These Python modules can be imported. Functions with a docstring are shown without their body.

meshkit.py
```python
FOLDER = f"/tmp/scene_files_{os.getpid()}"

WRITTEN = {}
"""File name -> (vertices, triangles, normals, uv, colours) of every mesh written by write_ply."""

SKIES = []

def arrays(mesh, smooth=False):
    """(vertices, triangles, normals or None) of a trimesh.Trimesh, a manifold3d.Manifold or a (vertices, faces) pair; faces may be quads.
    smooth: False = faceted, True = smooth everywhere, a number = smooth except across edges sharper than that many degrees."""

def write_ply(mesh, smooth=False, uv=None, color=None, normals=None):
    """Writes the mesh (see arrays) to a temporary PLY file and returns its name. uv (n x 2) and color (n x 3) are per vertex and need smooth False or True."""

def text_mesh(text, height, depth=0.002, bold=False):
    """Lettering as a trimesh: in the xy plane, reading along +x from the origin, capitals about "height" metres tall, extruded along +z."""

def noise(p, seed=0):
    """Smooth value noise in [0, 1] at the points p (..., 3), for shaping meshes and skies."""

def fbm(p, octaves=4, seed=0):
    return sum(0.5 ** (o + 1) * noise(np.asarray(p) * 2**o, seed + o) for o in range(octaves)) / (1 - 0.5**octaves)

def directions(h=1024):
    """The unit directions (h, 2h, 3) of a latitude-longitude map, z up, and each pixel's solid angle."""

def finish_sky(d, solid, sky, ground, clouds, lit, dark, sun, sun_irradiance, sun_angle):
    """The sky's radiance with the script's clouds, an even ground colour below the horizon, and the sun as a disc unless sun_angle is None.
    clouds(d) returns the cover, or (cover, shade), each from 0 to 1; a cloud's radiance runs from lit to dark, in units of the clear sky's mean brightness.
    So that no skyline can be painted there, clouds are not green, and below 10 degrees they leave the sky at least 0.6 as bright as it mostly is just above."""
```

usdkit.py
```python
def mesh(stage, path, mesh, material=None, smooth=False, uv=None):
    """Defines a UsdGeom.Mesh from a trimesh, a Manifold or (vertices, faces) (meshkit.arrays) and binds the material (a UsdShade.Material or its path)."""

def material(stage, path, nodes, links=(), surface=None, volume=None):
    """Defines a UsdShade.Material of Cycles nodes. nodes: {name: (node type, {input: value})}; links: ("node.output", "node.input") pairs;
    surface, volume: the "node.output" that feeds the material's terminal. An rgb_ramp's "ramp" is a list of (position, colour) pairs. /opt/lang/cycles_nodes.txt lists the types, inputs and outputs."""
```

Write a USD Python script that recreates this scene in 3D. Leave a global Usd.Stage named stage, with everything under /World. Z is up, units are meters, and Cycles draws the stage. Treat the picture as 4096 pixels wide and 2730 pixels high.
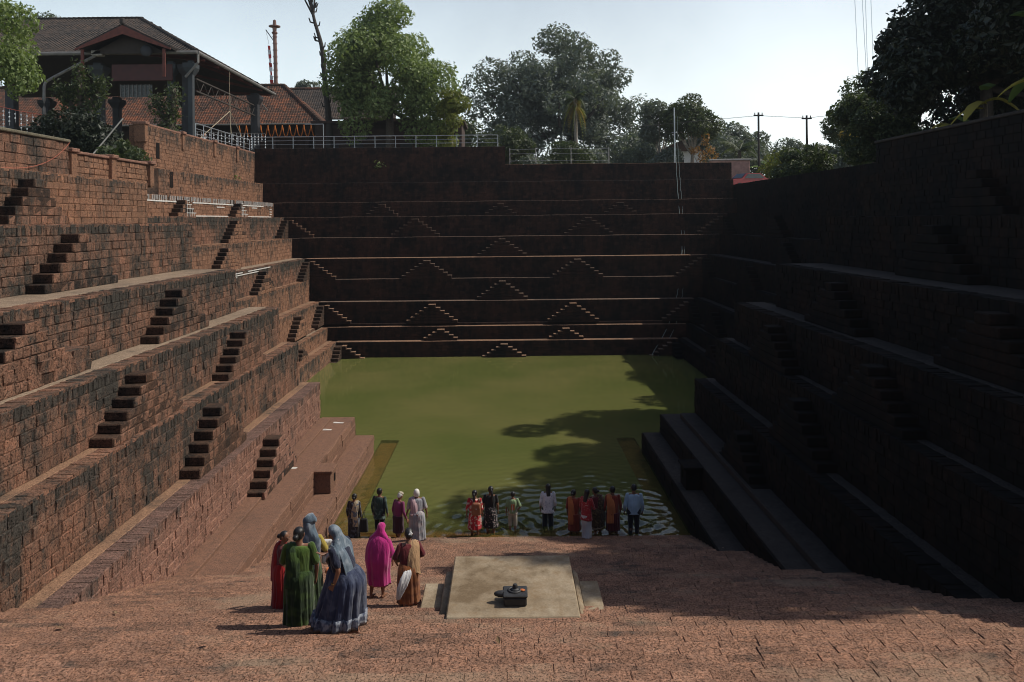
import math, random
import numpy as np, trimesh, manifold3d as m3, usdkit, meshkit
from pxr import Usd, UsdGeom, UsdLux, UsdShade, Sdf, Gf, Vt

# ------------------------------------------------------------------ camera, sky, sun, exposure
EXPOSURE = -0.27
SKY_STRENGTH = 0.12
SUN_INTENSITY = 1.25
SUN_EL, SUN_AZ = math.radians(50.0), math.radians(80.5)      # azimuth measured from +y towards +x
AIR, DUST, OZONE = 1.0, 2.0, 1.0
HAZE_POW, HAZE_DIM, HAZE_BRI = 1.0, 11.6, 14.2
random.seed(7)
stage = Usd.Stage.CreateInMemory()
UsdGeom.SetStageUpAxis(stage, 'Z'); UsdGeom.SetStageMetersPerUnit(stage, 1.0)
world = UsdGeom.Xform.Define(stage, '/World'); stage.SetDefaultPrim(world.GetPrim())
UsdGeom.Scope.Define(stage, '/World/Looks')
cam = UsdGeom.Camera.Define(stage, '/World/camera')
ROLL = 0.0098
_c, _s = math.cos(ROLL), math.sin(ROLL)
cam.AddTransformOp().Set(Gf.Matrix4d(_c, 0, -_s, 0, _s, 0, _c, 0, 0, -1, 0, 0, 0, 0, 10.0, 1))
cam.CreateHorizontalApertureAttr(36.0); cam.CreateVerticalApertureAttr(24.0); cam.CreateFocalLengthAttr(28.0)
cam.CreateHorizontalApertureOffsetAttr(0.222); cam.CreateVerticalApertureOffsetAttr(-4.253)   # a rising-front lens: upright walls stay upright
cam.CreateExposureAttr(EXPOSURE)
sun_dir = np.array([math.cos(SUN_EL)*math.sin(SUN_AZ), math.cos(SUN_EL)*math.cos(SUN_AZ), math.sin(SUN_EL)])

def mat(name, nodes, links, surface='p.BSDF', volume=None):
    return usdkit.material(stage, '/World/Looks/'+name, nodes, links, surface=surface, volume=volume)

# clear sky plus a pale haze layer that thickens towards the horizon, a little brighter round the sun, with faint thin cloud
skymat = mat('sky_look', {
    't': ('sky_texture', dict(sky_type='single_scattering', sun_disc=False, sun_elevation=SUN_EL, sun_rotation=SUN_AZ, air_density=AIR, aerosol_density=DUST, ozone_density=OZONE, altitude=50.0)),
    'tc': ('texture_coordinate', {}), 'xyz': ('separate_xyz', {}),
    'hz': ('map_range', dict(range_type='smoothstep', from_min=0.50, from_max=-0.02, to_min=0.0, to_max=1.0, clamp=True)), 'hp': ('math', dict(math_type='power', value2=HAZE_POW)),
    'dot': ('vector_math', dict(math_type='dot_product', vector2=tuple(float(x) for x in sun_dir*np.array([1, 1, 0.6])))),
    'au': ('map_range', dict(from_min=-0.75, from_max=0.75, to_min=HAZE_DIM, to_max=HAZE_BRI, clamp=True)),
    'cl': ('noise_texture', dict(scale=2.2, detail=5.0, roughness=0.55)), 'cm': ('map_range', dict(from_min=0.35, from_max=0.7, to_min=0.86, to_max=1.14, clamp=True)), 'mu': ('math', dict(math_type='multiply')),
    'tint': ('mix_color', dict(a=(0.78, 0.96, 1.04), b=(0.94, 1.0, 0.99), use_clamp=False)), 'tf': ('map_range', dict(from_min=-0.7, from_max=0.45, clamp=True)),
    'hc': ('vector_math', dict(math_type='scale')),
    'mx': ('mix_color', dict(use_clamp=False)),
    'b': ('background_shader', dict(strength=SKY_STRENGTH))},
    [('tc.generated', 'xyz.vector'), ('xyz.z', 'hz.value'), ('hz.result', 'hp.value1'), ('tc.generated', 'dot.vector1'), ('dot.value', 'au.value'), ('dot.value', 'tf.value'), ('tf.result', 'tint.fac'), ('tc.generated', 'cl.vector'), ('cl.fac', 'cm.value'),
     ('au.result', 'mu.value1'), ('cm.result', 'mu.value2'), ('tint.result', 'hc.vector1'), ('mu.value', 'hc.scale'), ('hp.value', 'mx.fac'), ('t.color', 'mx.a'), ('hc.vector', 'mx.b'), ('mx.result', 'b.color')], surface='b.background')
dome = UsdLux.DomeLight.Define(stage, '/World/sky')
UsdShade.MaterialBindingAPI.Apply(dome.GetPrim()).Bind(skymat)
dome.GetPrim().SetCustomDataByKey('kind', 'structure'); dome.GetPrim().SetCustomDataByKey('label', 'pale hazy blue sky over the trees and roofs'); dome.GetPrim().SetCustomDataByKey('category', 'sky')
sun = UsdLux.DistantLight.Define(stage, '/World/sun')
sun.CreateIntensityAttr(SUN_INTENSITY); sun.CreateAngleAttr(0.53); sun.CreateNormalizeAttr(True) if hasattr(sun, 'CreateNormalizeAttr') else None
sun.CreateColorAttr(Gf.Vec3f(1.0, 0.93, 0.82))
_z = Gf.Vec3d(*sun_dir); _x = Gf.Cross(Gf.Vec3d(0, 0, 1), _z).GetNormalized(); _y = Gf.Cross(_z, _x)
sun.AddTransformOp().Set(Gf.Matrix4d(*_x, 0, *_y, 0, *_z, 0, 0, 0, 0, 1))

# ------------------------------------------------------------------ helpers
_used = {}
def numbered(parent, name):
    k = (parent, name); n = _used.get(k, 0); _used[k] = n+1
    return f'{parent}/{name}' if n == 0 else f'{parent}/{name}_{n:03d}'
def pth(o):
    return str(o.GetPath()) if o is not None else '/World'
def tag(o, label=None, cat=None, group=None, kind=None):
    p = o.GetPrim() if hasattr(o, 'GetPrim') else o
    for k, v in (('label', label), ('category', cat), ('group', group), ('kind', kind)):
        if v: p.SetCustomDataByKey(k, v)
    return p
def thing(name, label, cat, loc=(0, 0, 0), rz=0.0, group=None, kind=None):
    x = UsdGeom.Xform.Define(stage, numbered('/World', name))
    x.AddTranslateOp().Set(Gf.Vec3d(*map(float, loc)))
    if rz: x.AddRotateZOp().Set(float(rz))
    return tag(x, label, cat, group, kind)
def tris(mesh):
    if hasattr(mesh, 'to_mesh'):
        m = mesh.to_mesh(); return np.array(m.vert_properties[:, :3], float), np.array(m.tri_verts, int)
    if isinstance(mesh, tuple):
        v, f = np.asarray(mesh[0], float), np.asarray(mesh[1], int)
        if len(f) and f.shape[1] == 4: f = np.vstack([f[:, [0, 1, 2]], f[:, [0, 2, 3]]])
        return v, f
    return np.array(mesh.vertices, float), np.array(mesh.faces, int)
def obj(name, mesh, material, parent=None, smooth=False, prim=None, kind=None, label=None, cat=None, group=None):
    """one Mesh prim; prim: {primvar: value per vertex}"""
    path = numbered(pth(parent), name)
    if prim is None:
        v, f = tris(mesh)
        m = usdkit.mesh(stage, path, (v, f), material, smooth=smooth)
    else:
        v, f = tris(mesh)
        m = usdkit.mesh(stage, path, (v, f), material, smooth=bool(smooth))
        for k, a in prim.items():
            UsdGeom.PrimvarsAPI(m).CreatePrimvar(k, Sdf.ValueTypeNames.FloatArray, 'vertex').Set(Vt.FloatArray.FromNumpy(np.asarray(a, np.float32)))
    return tag(m, label, cat, group, kind)
def cat_(ms):
    vs, fs, n = [], [], 0
    for m in ms:
        v, f = tris(m); vs.append(v); fs.append(f+n); n += len(v)
    return (np.vstack(vs), np.vstack(fs)) if vs else (np.zeros((0, 3)), np.zeros((0, 3), int))
def box(x0, x1, y0, y1, z0, z1):
    v = np.array([[x, y, z] for z in (z0, z1) for y in (y0, y1) for x in (x0, x1)], float)
    f = np.array([[0, 2, 3, 1], [4, 5, 7, 6], [0, 1, 5, 4], [2, 6, 7, 3], [0, 4, 6, 2], [1, 3, 7, 5]])
    return tris((v, f))
def bbox(x0, x1, y0, y1, z0, z1, b=0.02):
    """box with chamfered edges"""
    pts = []
    for sx in (0, 1):
        for sy in (0, 1):
            for sz in (0, 1):
                X = (x0, x1)[sx]; Y = (y0, y1)[sy]; Z = (z0, z1)[sz]
                dx, dy, dz = (b, -b)[sx], (b, -b)[sy], (b, -b)[sz]
                pts += [[X, Y+dy, Z+dz], [X+dx, Y, Z+dz], [X+dx, Y+dy, Z]]
    return m3.Manifold.hull_points(np.array(pts, float))
def tube(pts, rad, n=8, caps=True):
    pts = np.asarray(pts, float); k = len(pts); rad = np.broadcast_to(np.asarray(rad, float), (k,))
    t = np.gradient(pts, axis=0) if k > 2 else np.repeat((pts[1:]-pts[:1]), 2, 0)
    t /= np.maximum(np.linalg.norm(t, axis=1, keepdims=True), 1e-9)
    ref = np.array([0, 0, 1.0]) if abs(t[:, 2]).mean() < 0.8 else np.array([1.0, 0, 0])
    a = np.cross(t, ref); a /= np.maximum(np.linalg.norm(a, axis=1, keepdims=True), 1e-9); b = np.cross(t, a)
    th = np.arange(n)/n*2*np.pi
    v = pts[:, None]+rad[:, None, None]*(np.cos(th)[None, :, None]*a[:, None]+np.sin(th)[None, :, None]*b[:, None])
    v = v.reshape(-1, 3)
    f = []
    for i in range(k-1):
        for j in range(n):
            p, q = i*n+j, i*n+(j+1) % n
            f += [[p, p+n, q], [q, p+n, q+n]]
    if caps:
        v = np.vstack([v, pts[:1], pts[-1:]]); c0, c1 = len(v)-2, len(v)-1
        for j in range(n):
            f += [[c0, j, (j+1) % n], [c1, (k-1)*n+(j+1) % n, (k-1)*n+j]]
    return v, np.array(f)
def prism(poly, ext):
    """closed prism: polygon points (k,3) extruded by the vector ext (convex)"""
    p = np.asarray(poly, float); k = len(p); v = np.vstack([p, p+np.asarray(ext, float)])
    f = [[0, i+1, i] for i in range(1, k-1)]+[[k, k+i, k+i+1] for i in range(1, k-1)]
    for i in range(k):
        j = (i+1) % k; f += [[i, j, k+j], [i, k+j, k+i]]
    return v, np.array(f)
def spline(pts, n=40):
    from scipy.interpolate import CubicSpline
    p = np.asarray(pts, float); t = np.linspace(0, 1, len(p))
    return CubicSpline(t, p)(np.linspace(0, 1, n))
def simple(name, col, rough=0.6, metal=0.0, noise=0.0, scale=6.0, bump=0.0, spec=0.5, sheen=0.0):
    nodes = {'p': ('principled_bsdf', dict(base_color=col, roughness=rough, metallic=metal, specular_ior_level=spec, sheen_weight=sheen))}; links = []
    if noise:
        nodes.update({'tc': ('texture_coordinate', {}), 'n': ('noise_texture', dict(scale=scale, detail=5.0, roughness=0.6)),
                      'r': ('rgb_ramp', dict(ramp=[(0.3, tuple(c*(1-noise) for c in col)), (0.7, tuple(min(1, c*(1+noise)) for c in col))]))})
        links += [('tc.object', 'n.vector'), ('n.fac', 'r.fac'), ('r.color', 'p.base_color')]
        if bump:
            nodes['b'] = ('bump', dict(strength=bump, distance=0.02)); links += [('n.fac', 'b.height'), ('b.normal', 'p.normal')]
    return mat(name, nodes, links)

def laterite(name, fresh, weathered, lichen, lichen_at=(0.45, 0.62), pit=26.0, bump=0.6, dust=None, stain=0.0, grain=7.0, pitdark=0.22, speck=0.8):
    """pitted laterite: fresh orange-brown stone, weathered skin, patches of dark lichen, small pits"""
    nodes = {
        'g': ('geometry', {}), 'tone': ('attribute', dict(attribute='tone')), 'hv': ('attribute', dict(attribute='hv')),
        'big': ('noise_texture', dict(scale=0.55, detail=6.0, roughness=0.62)),
        'st': ('mapping', dict(scale=(1.0, 1.0, 0.22))), 'streak': ('noise_texture', dict(scale=3.4, detail=5.0, roughness=0.6)),
        'mid': ('noise_texture', dict(scale=grain, detail=7.0, roughness=0.72)),
        'fine': ('noise_texture', dict(scale=30.0, detail=4.0, roughness=0.75)),
        'vor': ('noise_texture', dict(scale=pit*1.5, detail=2.5, roughness=0.6)),
        'base': ('rgb_ramp', dict(ramp=[(0.36, weathered), (0.52, tuple(0.5*a+0.5*b for a, b in zip(fresh, weathered))), (0.66, fresh)])),
        'sum1': ('math', dict(math_type='multiply_add', value2=0.36)),
        'sum2': ('math', dict(math_type='multiply_add', value2=0.26)),
        'sum3': ('math', dict(math_type='multiply_add', value2=0.38)),
        'sum4': ('math', dict(math_type='multiply_add', value2=stain)),
        'tl': ('math', dict(math_type='multiply_add', value2=-0.05)), 'tl2': ('math', dict(math_type='add', value2=0.025)),
        'lm': ('map_range', dict(range_type='smoothstep', from_min=lichen_at[0], from_max=lichen_at[1], clamp=True)),
        'lic': ('mix_color', dict(b=lichen)),
        'pm': ('map_range', dict(from_min=0.33, from_max=0.46, to_min=pitdark, to_max=1.0, clamp=True)),
        'pit': ('mix_color', dict(blend_type='multiply', fac=0.85)),
        'tm': ('map_range', dict(from_min=0.0, from_max=1.0, to_min=0.82, to_max=1.17, clamp=True)),
        'tn': ('mix_color', dict(blend_type='multiply', fac=1.0)),
        'fm': ('map_range', dict(from_min=0.34, from_max=0.68, to_min=0.36, to_max=1.80, clamp=True)),
        'fc': ('mix_color', dict(blend_type='multiply', fac=speck, use_clamp=False)),
        'h1': ('math', dict(math_type='multiply_add', value2=0.6)),
        'bmp': ('bump', dict(strength=bump, distance=0.03)),
        'p': ('principled_bsdf', dict(roughness=0.92, specular_ior_level=0.12))}
    L = [('g.position', x+'.vector') for x in ('big', 'st', 'mid', 'fine', 'vor')]
    L += [('st.vector', 'streak.vector'), ('mid.fac', 'base.fac'),
          ('big.fac', 'sum1.value1'), ('sum1.value', 'sum2.value3'), ('streak.fac', 'sum2.value1'), ('sum2.value', 'sum3.value3'), ('mid.fac', 'sum3.value1'),
          ('hv.fac', 'sum4.value1'), ('sum3.value', 'sum4.value3'), ('sum4.value', 'tl.value3'), ('tone.fac', 'tl.value1'), ('tl.value', 'tl2.value1'), ('tl2.value', 'lm.value'),
          ('base.color', 'lic.a'), ('lm.result', 'lic.fac'), ('vor.fac', 'pm.value'), ('lic.result', 'pit.a'), ('pm.result', 'pit.b'),
          ('tone.fac', 'tm.value'), ('pit.result', 'tn.a'), ('tm.result', 'tn.b'), ('fine.fac', 'fm.value'), ('tn.result', 'fc.a'), ('fm.result', 'fc.b'),
          ('fc.result', 'p.base_color'), ('mid.fac', 'h1.value1'), ('pm.result', 'h1.value3'), ('h1.value', 'bmp.height'), ('bmp.normal', 'p.normal')]
    nodes['sum1'][1]['value3'] = 0.0
    if dust:                                    # drifts of pale dust and mortar in large soft patches
        nodes.update({'dn': ('noise_texture', dict(scale=0.38, detail=5.0, roughness=0.66)), 'dm': ('map_range', dict(range_type='smoothstep', from_min=0.50, from_max=0.68, to_min=0.0, to_max=0.5, clamp=True)), 'dx': ('mix_color', dict(b=dust))})
        L = [l for l in L if l != ('fc.result', 'p.base_color')]+[('g.position', 'dn.vector'), ('dn.fac', 'dm.value'), ('dm.result', 'dx.fac'), ('fc.result', 'dx.a'), ('dx.result', 'p.base_color')]
    return mat(name, nodes, L)

# ------------------------------------------------------------------ stone work
rng = np.random.default_rng(11)
def courses(u0, u1, v0, v1, h=0.235, w=0.40, top=0.30, topw=0.20, r=rng):
    """running-bond rectangles (u0,u1,v0,v1) filling a wall face, with an upright course along the top"""
    out = []
    zt = v1-top if top else v1
    n = max(1, round((zt-v0)/h)); zs = np.linspace(v0, zt, n+1)
    for i in range(n):
        u = u0-r.uniform(0, w)
        while u < u1:
            ww = w*r.uniform(0.72, 1.25); a, b = max(u, u0), min(u+ww, u1)
            if b-a > 0.07: out.append((a, b, zs[i], zs[i+1]))
            u += ww
    if top:
        u = u0
        while u < u1:
            ww = topw*r.uniform(0.8, 1.25); b = min(u+ww, u1)
            if b-u > 0.05: out.append((u, b, zt, v1))
            u += ww
    return np.array(out)
def blocks(R, O, U, V, N, gap=0.006, bev=0.016, proud=(0.016, 0.040), sink=0.04, jit=0.007, bevel=True, r=rng):
    """meshes for the rectangles R in the plane O+uU+vV, standing proud along N. returns verts (n,k,3), quad faces (m,4) of one block, tone (n,)"""
    n = len(R); O, U, V, N = (np.asarray(a, float) for a in (O, U, V, N))
    p = r.uniform(*proud, n); tone = np.clip(r.normal(0.5, 0.22, n), 0, 1)
    def ring(ins, depth, j):
        c = []
        for (iu, iv) in ((0, 2), (1, 2), (1, 3), (0, 3)):
            su = 1 if iu == 0 else -1; sv = 1 if iv == 2 else -1
            uu = R[:, iu]+su*ins+r.normal(0, j, n)*(j > 0); vv = R[:, iv]+sv*ins+r.normal(0, j, n)*(j > 0)
            dd = depth+r.normal(0, j, n)*(j > 0)
            c.append(O+uu[:, None]*U+vv[:, None]*V+dd[:, None]*N)
        return np.stack(c, 1)
    rings = [ring(gap, np.full(n, -sink), 0), ring(gap, p-bev, jit*0.5), ring(gap+bev, p, jit)] if bevel else [ring(gap, np.full(n, -sink), 0), ring(gap+0.004, p, jit)]
    v = np.concatenate(rings, 1); f = []
    for k in range(len(rings)-1):
        for i in range(4):
            j = (i+1) % 4; f.append([4*k+i, 4*k+j, 4*k+4+j, 4*k+4+i])
    t = 4*(len(rings)-1); f.append([t, t+1, t+2, t+3])
    f = np.array(f)
    if np.dot(np.cross(U, V), N) < 0: f = f[:, ::-1]
    return v, f, tone
def join_blocks(v, f, idx):
    n, k = len(idx), v.shape[1]
    F = (f[None]+(np.arange(n)*k)[:, None, None]).reshape(-1, 4)
    return v[idx].reshape(-1, 3), F
def emit_blocks(parent, B, material, singles=0, key=None, name='block', rest='block_infill', hv=None):
    """singles: how many (first by key) become parts of their own; the rest is one part of kind stuff"""
    v, f, tone = B; n, k = v.shape[:2]
    if n == 0: return
    hv = np.zeros((n, k)) if hv is None else hv
    order = np.argsort(key(v.mean(1))) if key is not None else np.arange(n)
    s = order[:singles]
    for i in s:
        obj(name, (v[i], f), material, parent, prim={'tone': np.full(k, tone[i]), 'hv': hv[i]})
    rem = order[singles:]
    if len(rem):
        vv, ff = join_blocks(v, f, rem)
        obj(rest, (vv, ff), material, parent, prim={'tone': np.repeat(tone[rem], k), 'hv': hv[rem].ravel()}, kind='stuff')
CAM = np.array([0, 0, 10.0])
def px(p):
    """picture position (1024 wide) of points, to choose which blocks show largest"""
    p = np.atleast_2d(p); d = np.maximum(p[:, 1], 0.3)
    return 505.7+796*p[:, 0]/d, 220+796*(10-p[:, 2])/d
def near_key(c):
    x, y = px(c); out = (x < -20) | (x > 1044) | (y < -20) | (y > 702) | (c[:, 1] < 1)
    return np.linalg.norm(c-CAM, axis=1)+1000*out
def ground_z(d):
    d = np.asarray(d, float)
    return np.where(d > 19.0, 0.257*(25.07-d), 1.56+0.338*(19.0-d))
# ------------------------------------------------------------------ stone materials
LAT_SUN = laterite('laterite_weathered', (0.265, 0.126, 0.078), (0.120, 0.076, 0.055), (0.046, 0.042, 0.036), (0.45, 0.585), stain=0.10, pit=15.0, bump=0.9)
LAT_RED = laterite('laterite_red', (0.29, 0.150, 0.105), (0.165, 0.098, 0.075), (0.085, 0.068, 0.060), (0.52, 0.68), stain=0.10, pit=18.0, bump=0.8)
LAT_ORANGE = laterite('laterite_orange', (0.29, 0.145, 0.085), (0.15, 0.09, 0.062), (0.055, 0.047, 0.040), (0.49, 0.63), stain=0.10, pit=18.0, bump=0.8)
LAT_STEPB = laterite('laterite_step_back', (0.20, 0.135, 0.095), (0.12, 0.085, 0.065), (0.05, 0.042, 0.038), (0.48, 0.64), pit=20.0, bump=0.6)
LAT_STEP = laterite('laterite_step_shaded', (0.105, 0.056, 0.036), (0.052, 0.035, 0.026), (0.022, 0.020, 0.018), (0.45, 0.58), pit=15.0, bump=0.9)  # weathered step stone, darkened further to paint the shade of the risers
LAT_DARK = laterite('laterite_lichen_shaded', (0.074, 0.031, 0.020), (0.030, 0.0185, 0.0145), (0.011, 0.0105, 0.0105), (0.42, 0.60))  # lichened stone with the shade of the back wall added into its colours
LAT_BLACK = laterite('laterite_lichen_deep_shade', (0.027, 0.0135, 0.0085), (0.013, 0.009, 0.0075), (0.006, 0.006, 0.006), (0.40, 0.56))  # nearly black copy of the stone, right wall shade put into the colour
LAT_FLOOR = laterite('laterite_paving', (0.318, 0.164, 0.102), (0.178, 0.106, 0.076), (0.080, 0.061, 0.051), (0.49, 0.64), pit=24.0, bump=0.9, grain=12.0, pitdark=0.40, dust=(0.30, 0.225, 0.155))
LAT_SMOOTH = laterite('laterite_smooth', (0.235, 0.125, 0.082), (0.150, 0.089, 0.064), (0.078, 0.058, 0.048), (0.50, 0.70), pit=28.0, bump=0.7, speck=0.5)
LEDGE_GREY = laterite('ledge_concrete', (0.30, 0.225, 0.160), (0.20, 0.148, 0.106), (0.095, 0.077, 0.062), (0.47, 0.66), pit=50.0, bump=0.35)
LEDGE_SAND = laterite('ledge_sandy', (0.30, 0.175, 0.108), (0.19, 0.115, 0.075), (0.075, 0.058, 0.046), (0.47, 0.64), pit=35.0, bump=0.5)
LEDGE_MAUVE = laterite('ledge_mauve', (0.20, 0.115, 0.090), (0.115, 0.075, 0.062), (0.062, 0.048, 0.044), (0.46, 0.66), pit=18.0, bump=0.9)
LEDGE_SHADE = laterite('ledge_shaded_grey', (0.068, 0.057, 0.050), (0.040, 0.034, 0.030), (0.019, 0.017, 0.016), (0.48, 0.66), pit=45.0, bump=0.4)  # darker ledge copy with the shade mixed into its colour
COPING = laterite('coping_mossy', (0.17, 0.15, 0.105), (0.11, 0.10, 0.072), (0.055, 0.052, 0.043), (0.5, 0.7), pit=45.0, bump=0.4)
WHITE_PAINT = simple('limewash_white', (0.52, 0.51, 0.48), 0.9, noise=0.3, scale=6.0)

# ------------------------------------------------------------------ the tank
ORD = ['zeroth', 'first', 'second', 'third', 'fourth', 'fifth', 'sixth', 'seventh', 'eighth', 'ninth', 'tenth']
D_END = 34.4
# far section, from the water up: face distance from the axis, back face depth, bottom, top
FAR = [(12.6, 58.6, -2.6, 1.13), (13.4, 59.4, 1.13, 2.12), (13.95, 59.95, 2.12, 2.30), (14.2, 60.2, 2.30, 3.93), (15.1, 61.1, 3.93, 5.57), (15.6, 61.6, 5.57, 7.15),
       (16.9, 62.9, 7.15, 8.73), (17.8, 63.8, 8.73, 10.37), (18.9, 64.9, 10.37, 11.57), (20.1, 66.0, 11.57, 13.2), (20.9, 66.5, 13.2, 15.75)]
FARNAME = ['first', 'second', 'low bench above the second', 'third', 'fourth', 'fifth', 'sixth', 'seventh', 'eighth', 'ninth', 'topmost']
NEAR = [(5.8, -2.6, 0.77), (6.6, 0.77, 1.56), (7.97, 1.56, 3.21), (8.72, 3.21, 5.0), (9.35, 5.0, 6.54), (10.5, 6.54, 8.2), (12.4, 8.2, 10.0), (15.4, 10.0, 11.75)]
NEAR_END = [34.4, 34.4, 33.8, 33.2, 32.6, 30.9, 31.4, 34.2]

def wall_tier(name, label, s, X, Xn, d0, d1, z0, z1, m, lm, singles=0, group=None, fine=True, top=0.30, ledge=0.03, bw=0.40, under=None, em=None, corner=0.0):
    """one terrace tier of a side wall; s = -1 left, +1 right"""
    t = thing(name, label, 'wall', (0, 0, 0), group=group)
    xa, xb = sorted((s*X, s*(Xn+0.3)))
    core = box(xa, xb, d0, d1+corner, z0-0.05, z1-0.03)
    obj('wall_core', core, m, t, prim={'tone': np.full(len(core[0]), 0.3), 'hv': np.zeros(len(core[0]))})
    R = courses(d0, d1, max(z0, -0.35), z1-0.005, top=top if z1-z0 > 0.6 else 0.0, w=bw)
    if under is not None:                      # leave out what lies below the sloping steps
        R = R[R[:, 3] > under(R[:, 1])-0.35]
    B = blocks(R, (s*X, 0, 0), (0, 1, 0), (0, 0, 1), (-s, 0, 0), bevel=fine)
    hv = np.clip((B[0][..., 2]-z0)/(z1-z0), 0, 1)**3
    emit_blocks(t, B, m, singles, near_key, hv=hv)
    ew = min(0.44, (Xn-X)*0.62) if top and z1-z0 > 0.6 else 0.03
    if ew > 0.1:                               # top faces of the upright course, seen from above
        u = np.arange(d0, d1-0.05, 0.21); u = u[(u > 4) & (ground_z(u) < z1+0.2)] if under is not None else u
        if len(u):
            R2 = np.stack([np.full(len(u), X-0.03), np.full(len(u), X+ew), u, np.minimum(u+0.21, d1-0.01)], 1)
            B2 = blocks(R2, (0, 0, z1-0.02), (s, 0, 0), (0, 1, 0), (0, 0, 1), gap=0.003, bev=0.010, proud=(0.012, 0.030) if em is None else (0.014, 0.020), sink=0.06, bevel=fine, jit=0.007 if em is None else 0.003)
            emit_blocks(t, B2, em or m, 0, rest='edge_course')
    la, lb = sorted((s*(X+ew), s*(Xn+0.04)))
    if Xn-X > 0.08:
        lv = tris(bbox(la, lb, d0, d1-0.02+corner, z1-0.10, z1+0.006, 0.01))
        obj('ledge', lv, lm, t, prim={'tone': np.full(len(lv[0]), 0.5), 'hv': np.zeros(len(lv[0]))})
    return t
EM = {2: LEDGE_MAUVE}
def back_tier(name, label, x0, x1, Y, Yn, z0, z1, m, lm, top=0.30):
    t = thing(name, label, 'wall')
    core = box(x0, x1, Y, Yn+0.3, z0-0.05, z1-0.03)
    obj('wall_core', core, m, t, prim={'tone': np.full(len(core[0]), 0.3), 'hv': np.zeros(len(core[0]))})
    R = courses(x0, x1, max(z0, -0.3), z1-0.005, top=top if z1-z0 > 0.6 else 0.0)
    emit_blocks(t, blocks(R, (0, Y, 0), (1, 0, 0), (0, 0, 1), (0, -1, 0), bevel=False), m)
    lv = tris(bbox(x0, x1, Y+0.03, Yn+0.04, z1-0.10, z1+0.006, 0.01))
    obj('ledge', lv, lm, t, prim={'tone': np.full(len(lv[0]), 0.5), 'hv': np.zeros(len(lv[0]))})
    return t

for k, (X, Y, z0, z1) in enumerate(FAR):
    Xn, Yn = (FAR[k+1][0], FAR[k+1][1]) if k+1 < len(FAR) else (X+0.55, Y+0.55)
    nm = FARNAME[k]
    word = nm if k == 2 else nm+' tier'
    d0 = 30.0 if k < 9 else 46.1
    lm = {0: LEDGE_SAND, 1: LEDGE_GREY, 5: LEDGE_GREY}.get(k, LEDGE_SAND)
    wall_tier('terrace_wall', f'sunlit far left terrace wall of laterite blocks, {word} from the water', -1, X, Xn, d0, Y if k < 10 else Y+0.5, z0, z1, LAT_ORANGE if k in (0, 1, 2, 3, 9, 10) else (LAT_SUN if k % 2 else LAT_ORANGE), lm, fine=False, corner=Yn-Y+0.3 if k < 9 else 0.0)
    zr = z1 if k < 9 else (12.75 if k == 9 else None)
    if zr:
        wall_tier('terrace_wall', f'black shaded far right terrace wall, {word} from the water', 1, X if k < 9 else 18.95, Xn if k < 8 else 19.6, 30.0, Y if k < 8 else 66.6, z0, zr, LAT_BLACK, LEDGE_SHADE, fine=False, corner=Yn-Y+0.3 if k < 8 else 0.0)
    if k < 9:
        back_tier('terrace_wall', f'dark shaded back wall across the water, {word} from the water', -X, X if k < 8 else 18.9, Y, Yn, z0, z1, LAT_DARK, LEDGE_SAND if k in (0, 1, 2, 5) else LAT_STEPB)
back_tier('terrace_wall', 'dark shaded back wall, ninth tier under the railing and parapet', -20.1, 18.9, 66.0, 66.5, 11.57, 13.2, LAT_DARK, LEDGE_SHADE)
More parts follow.
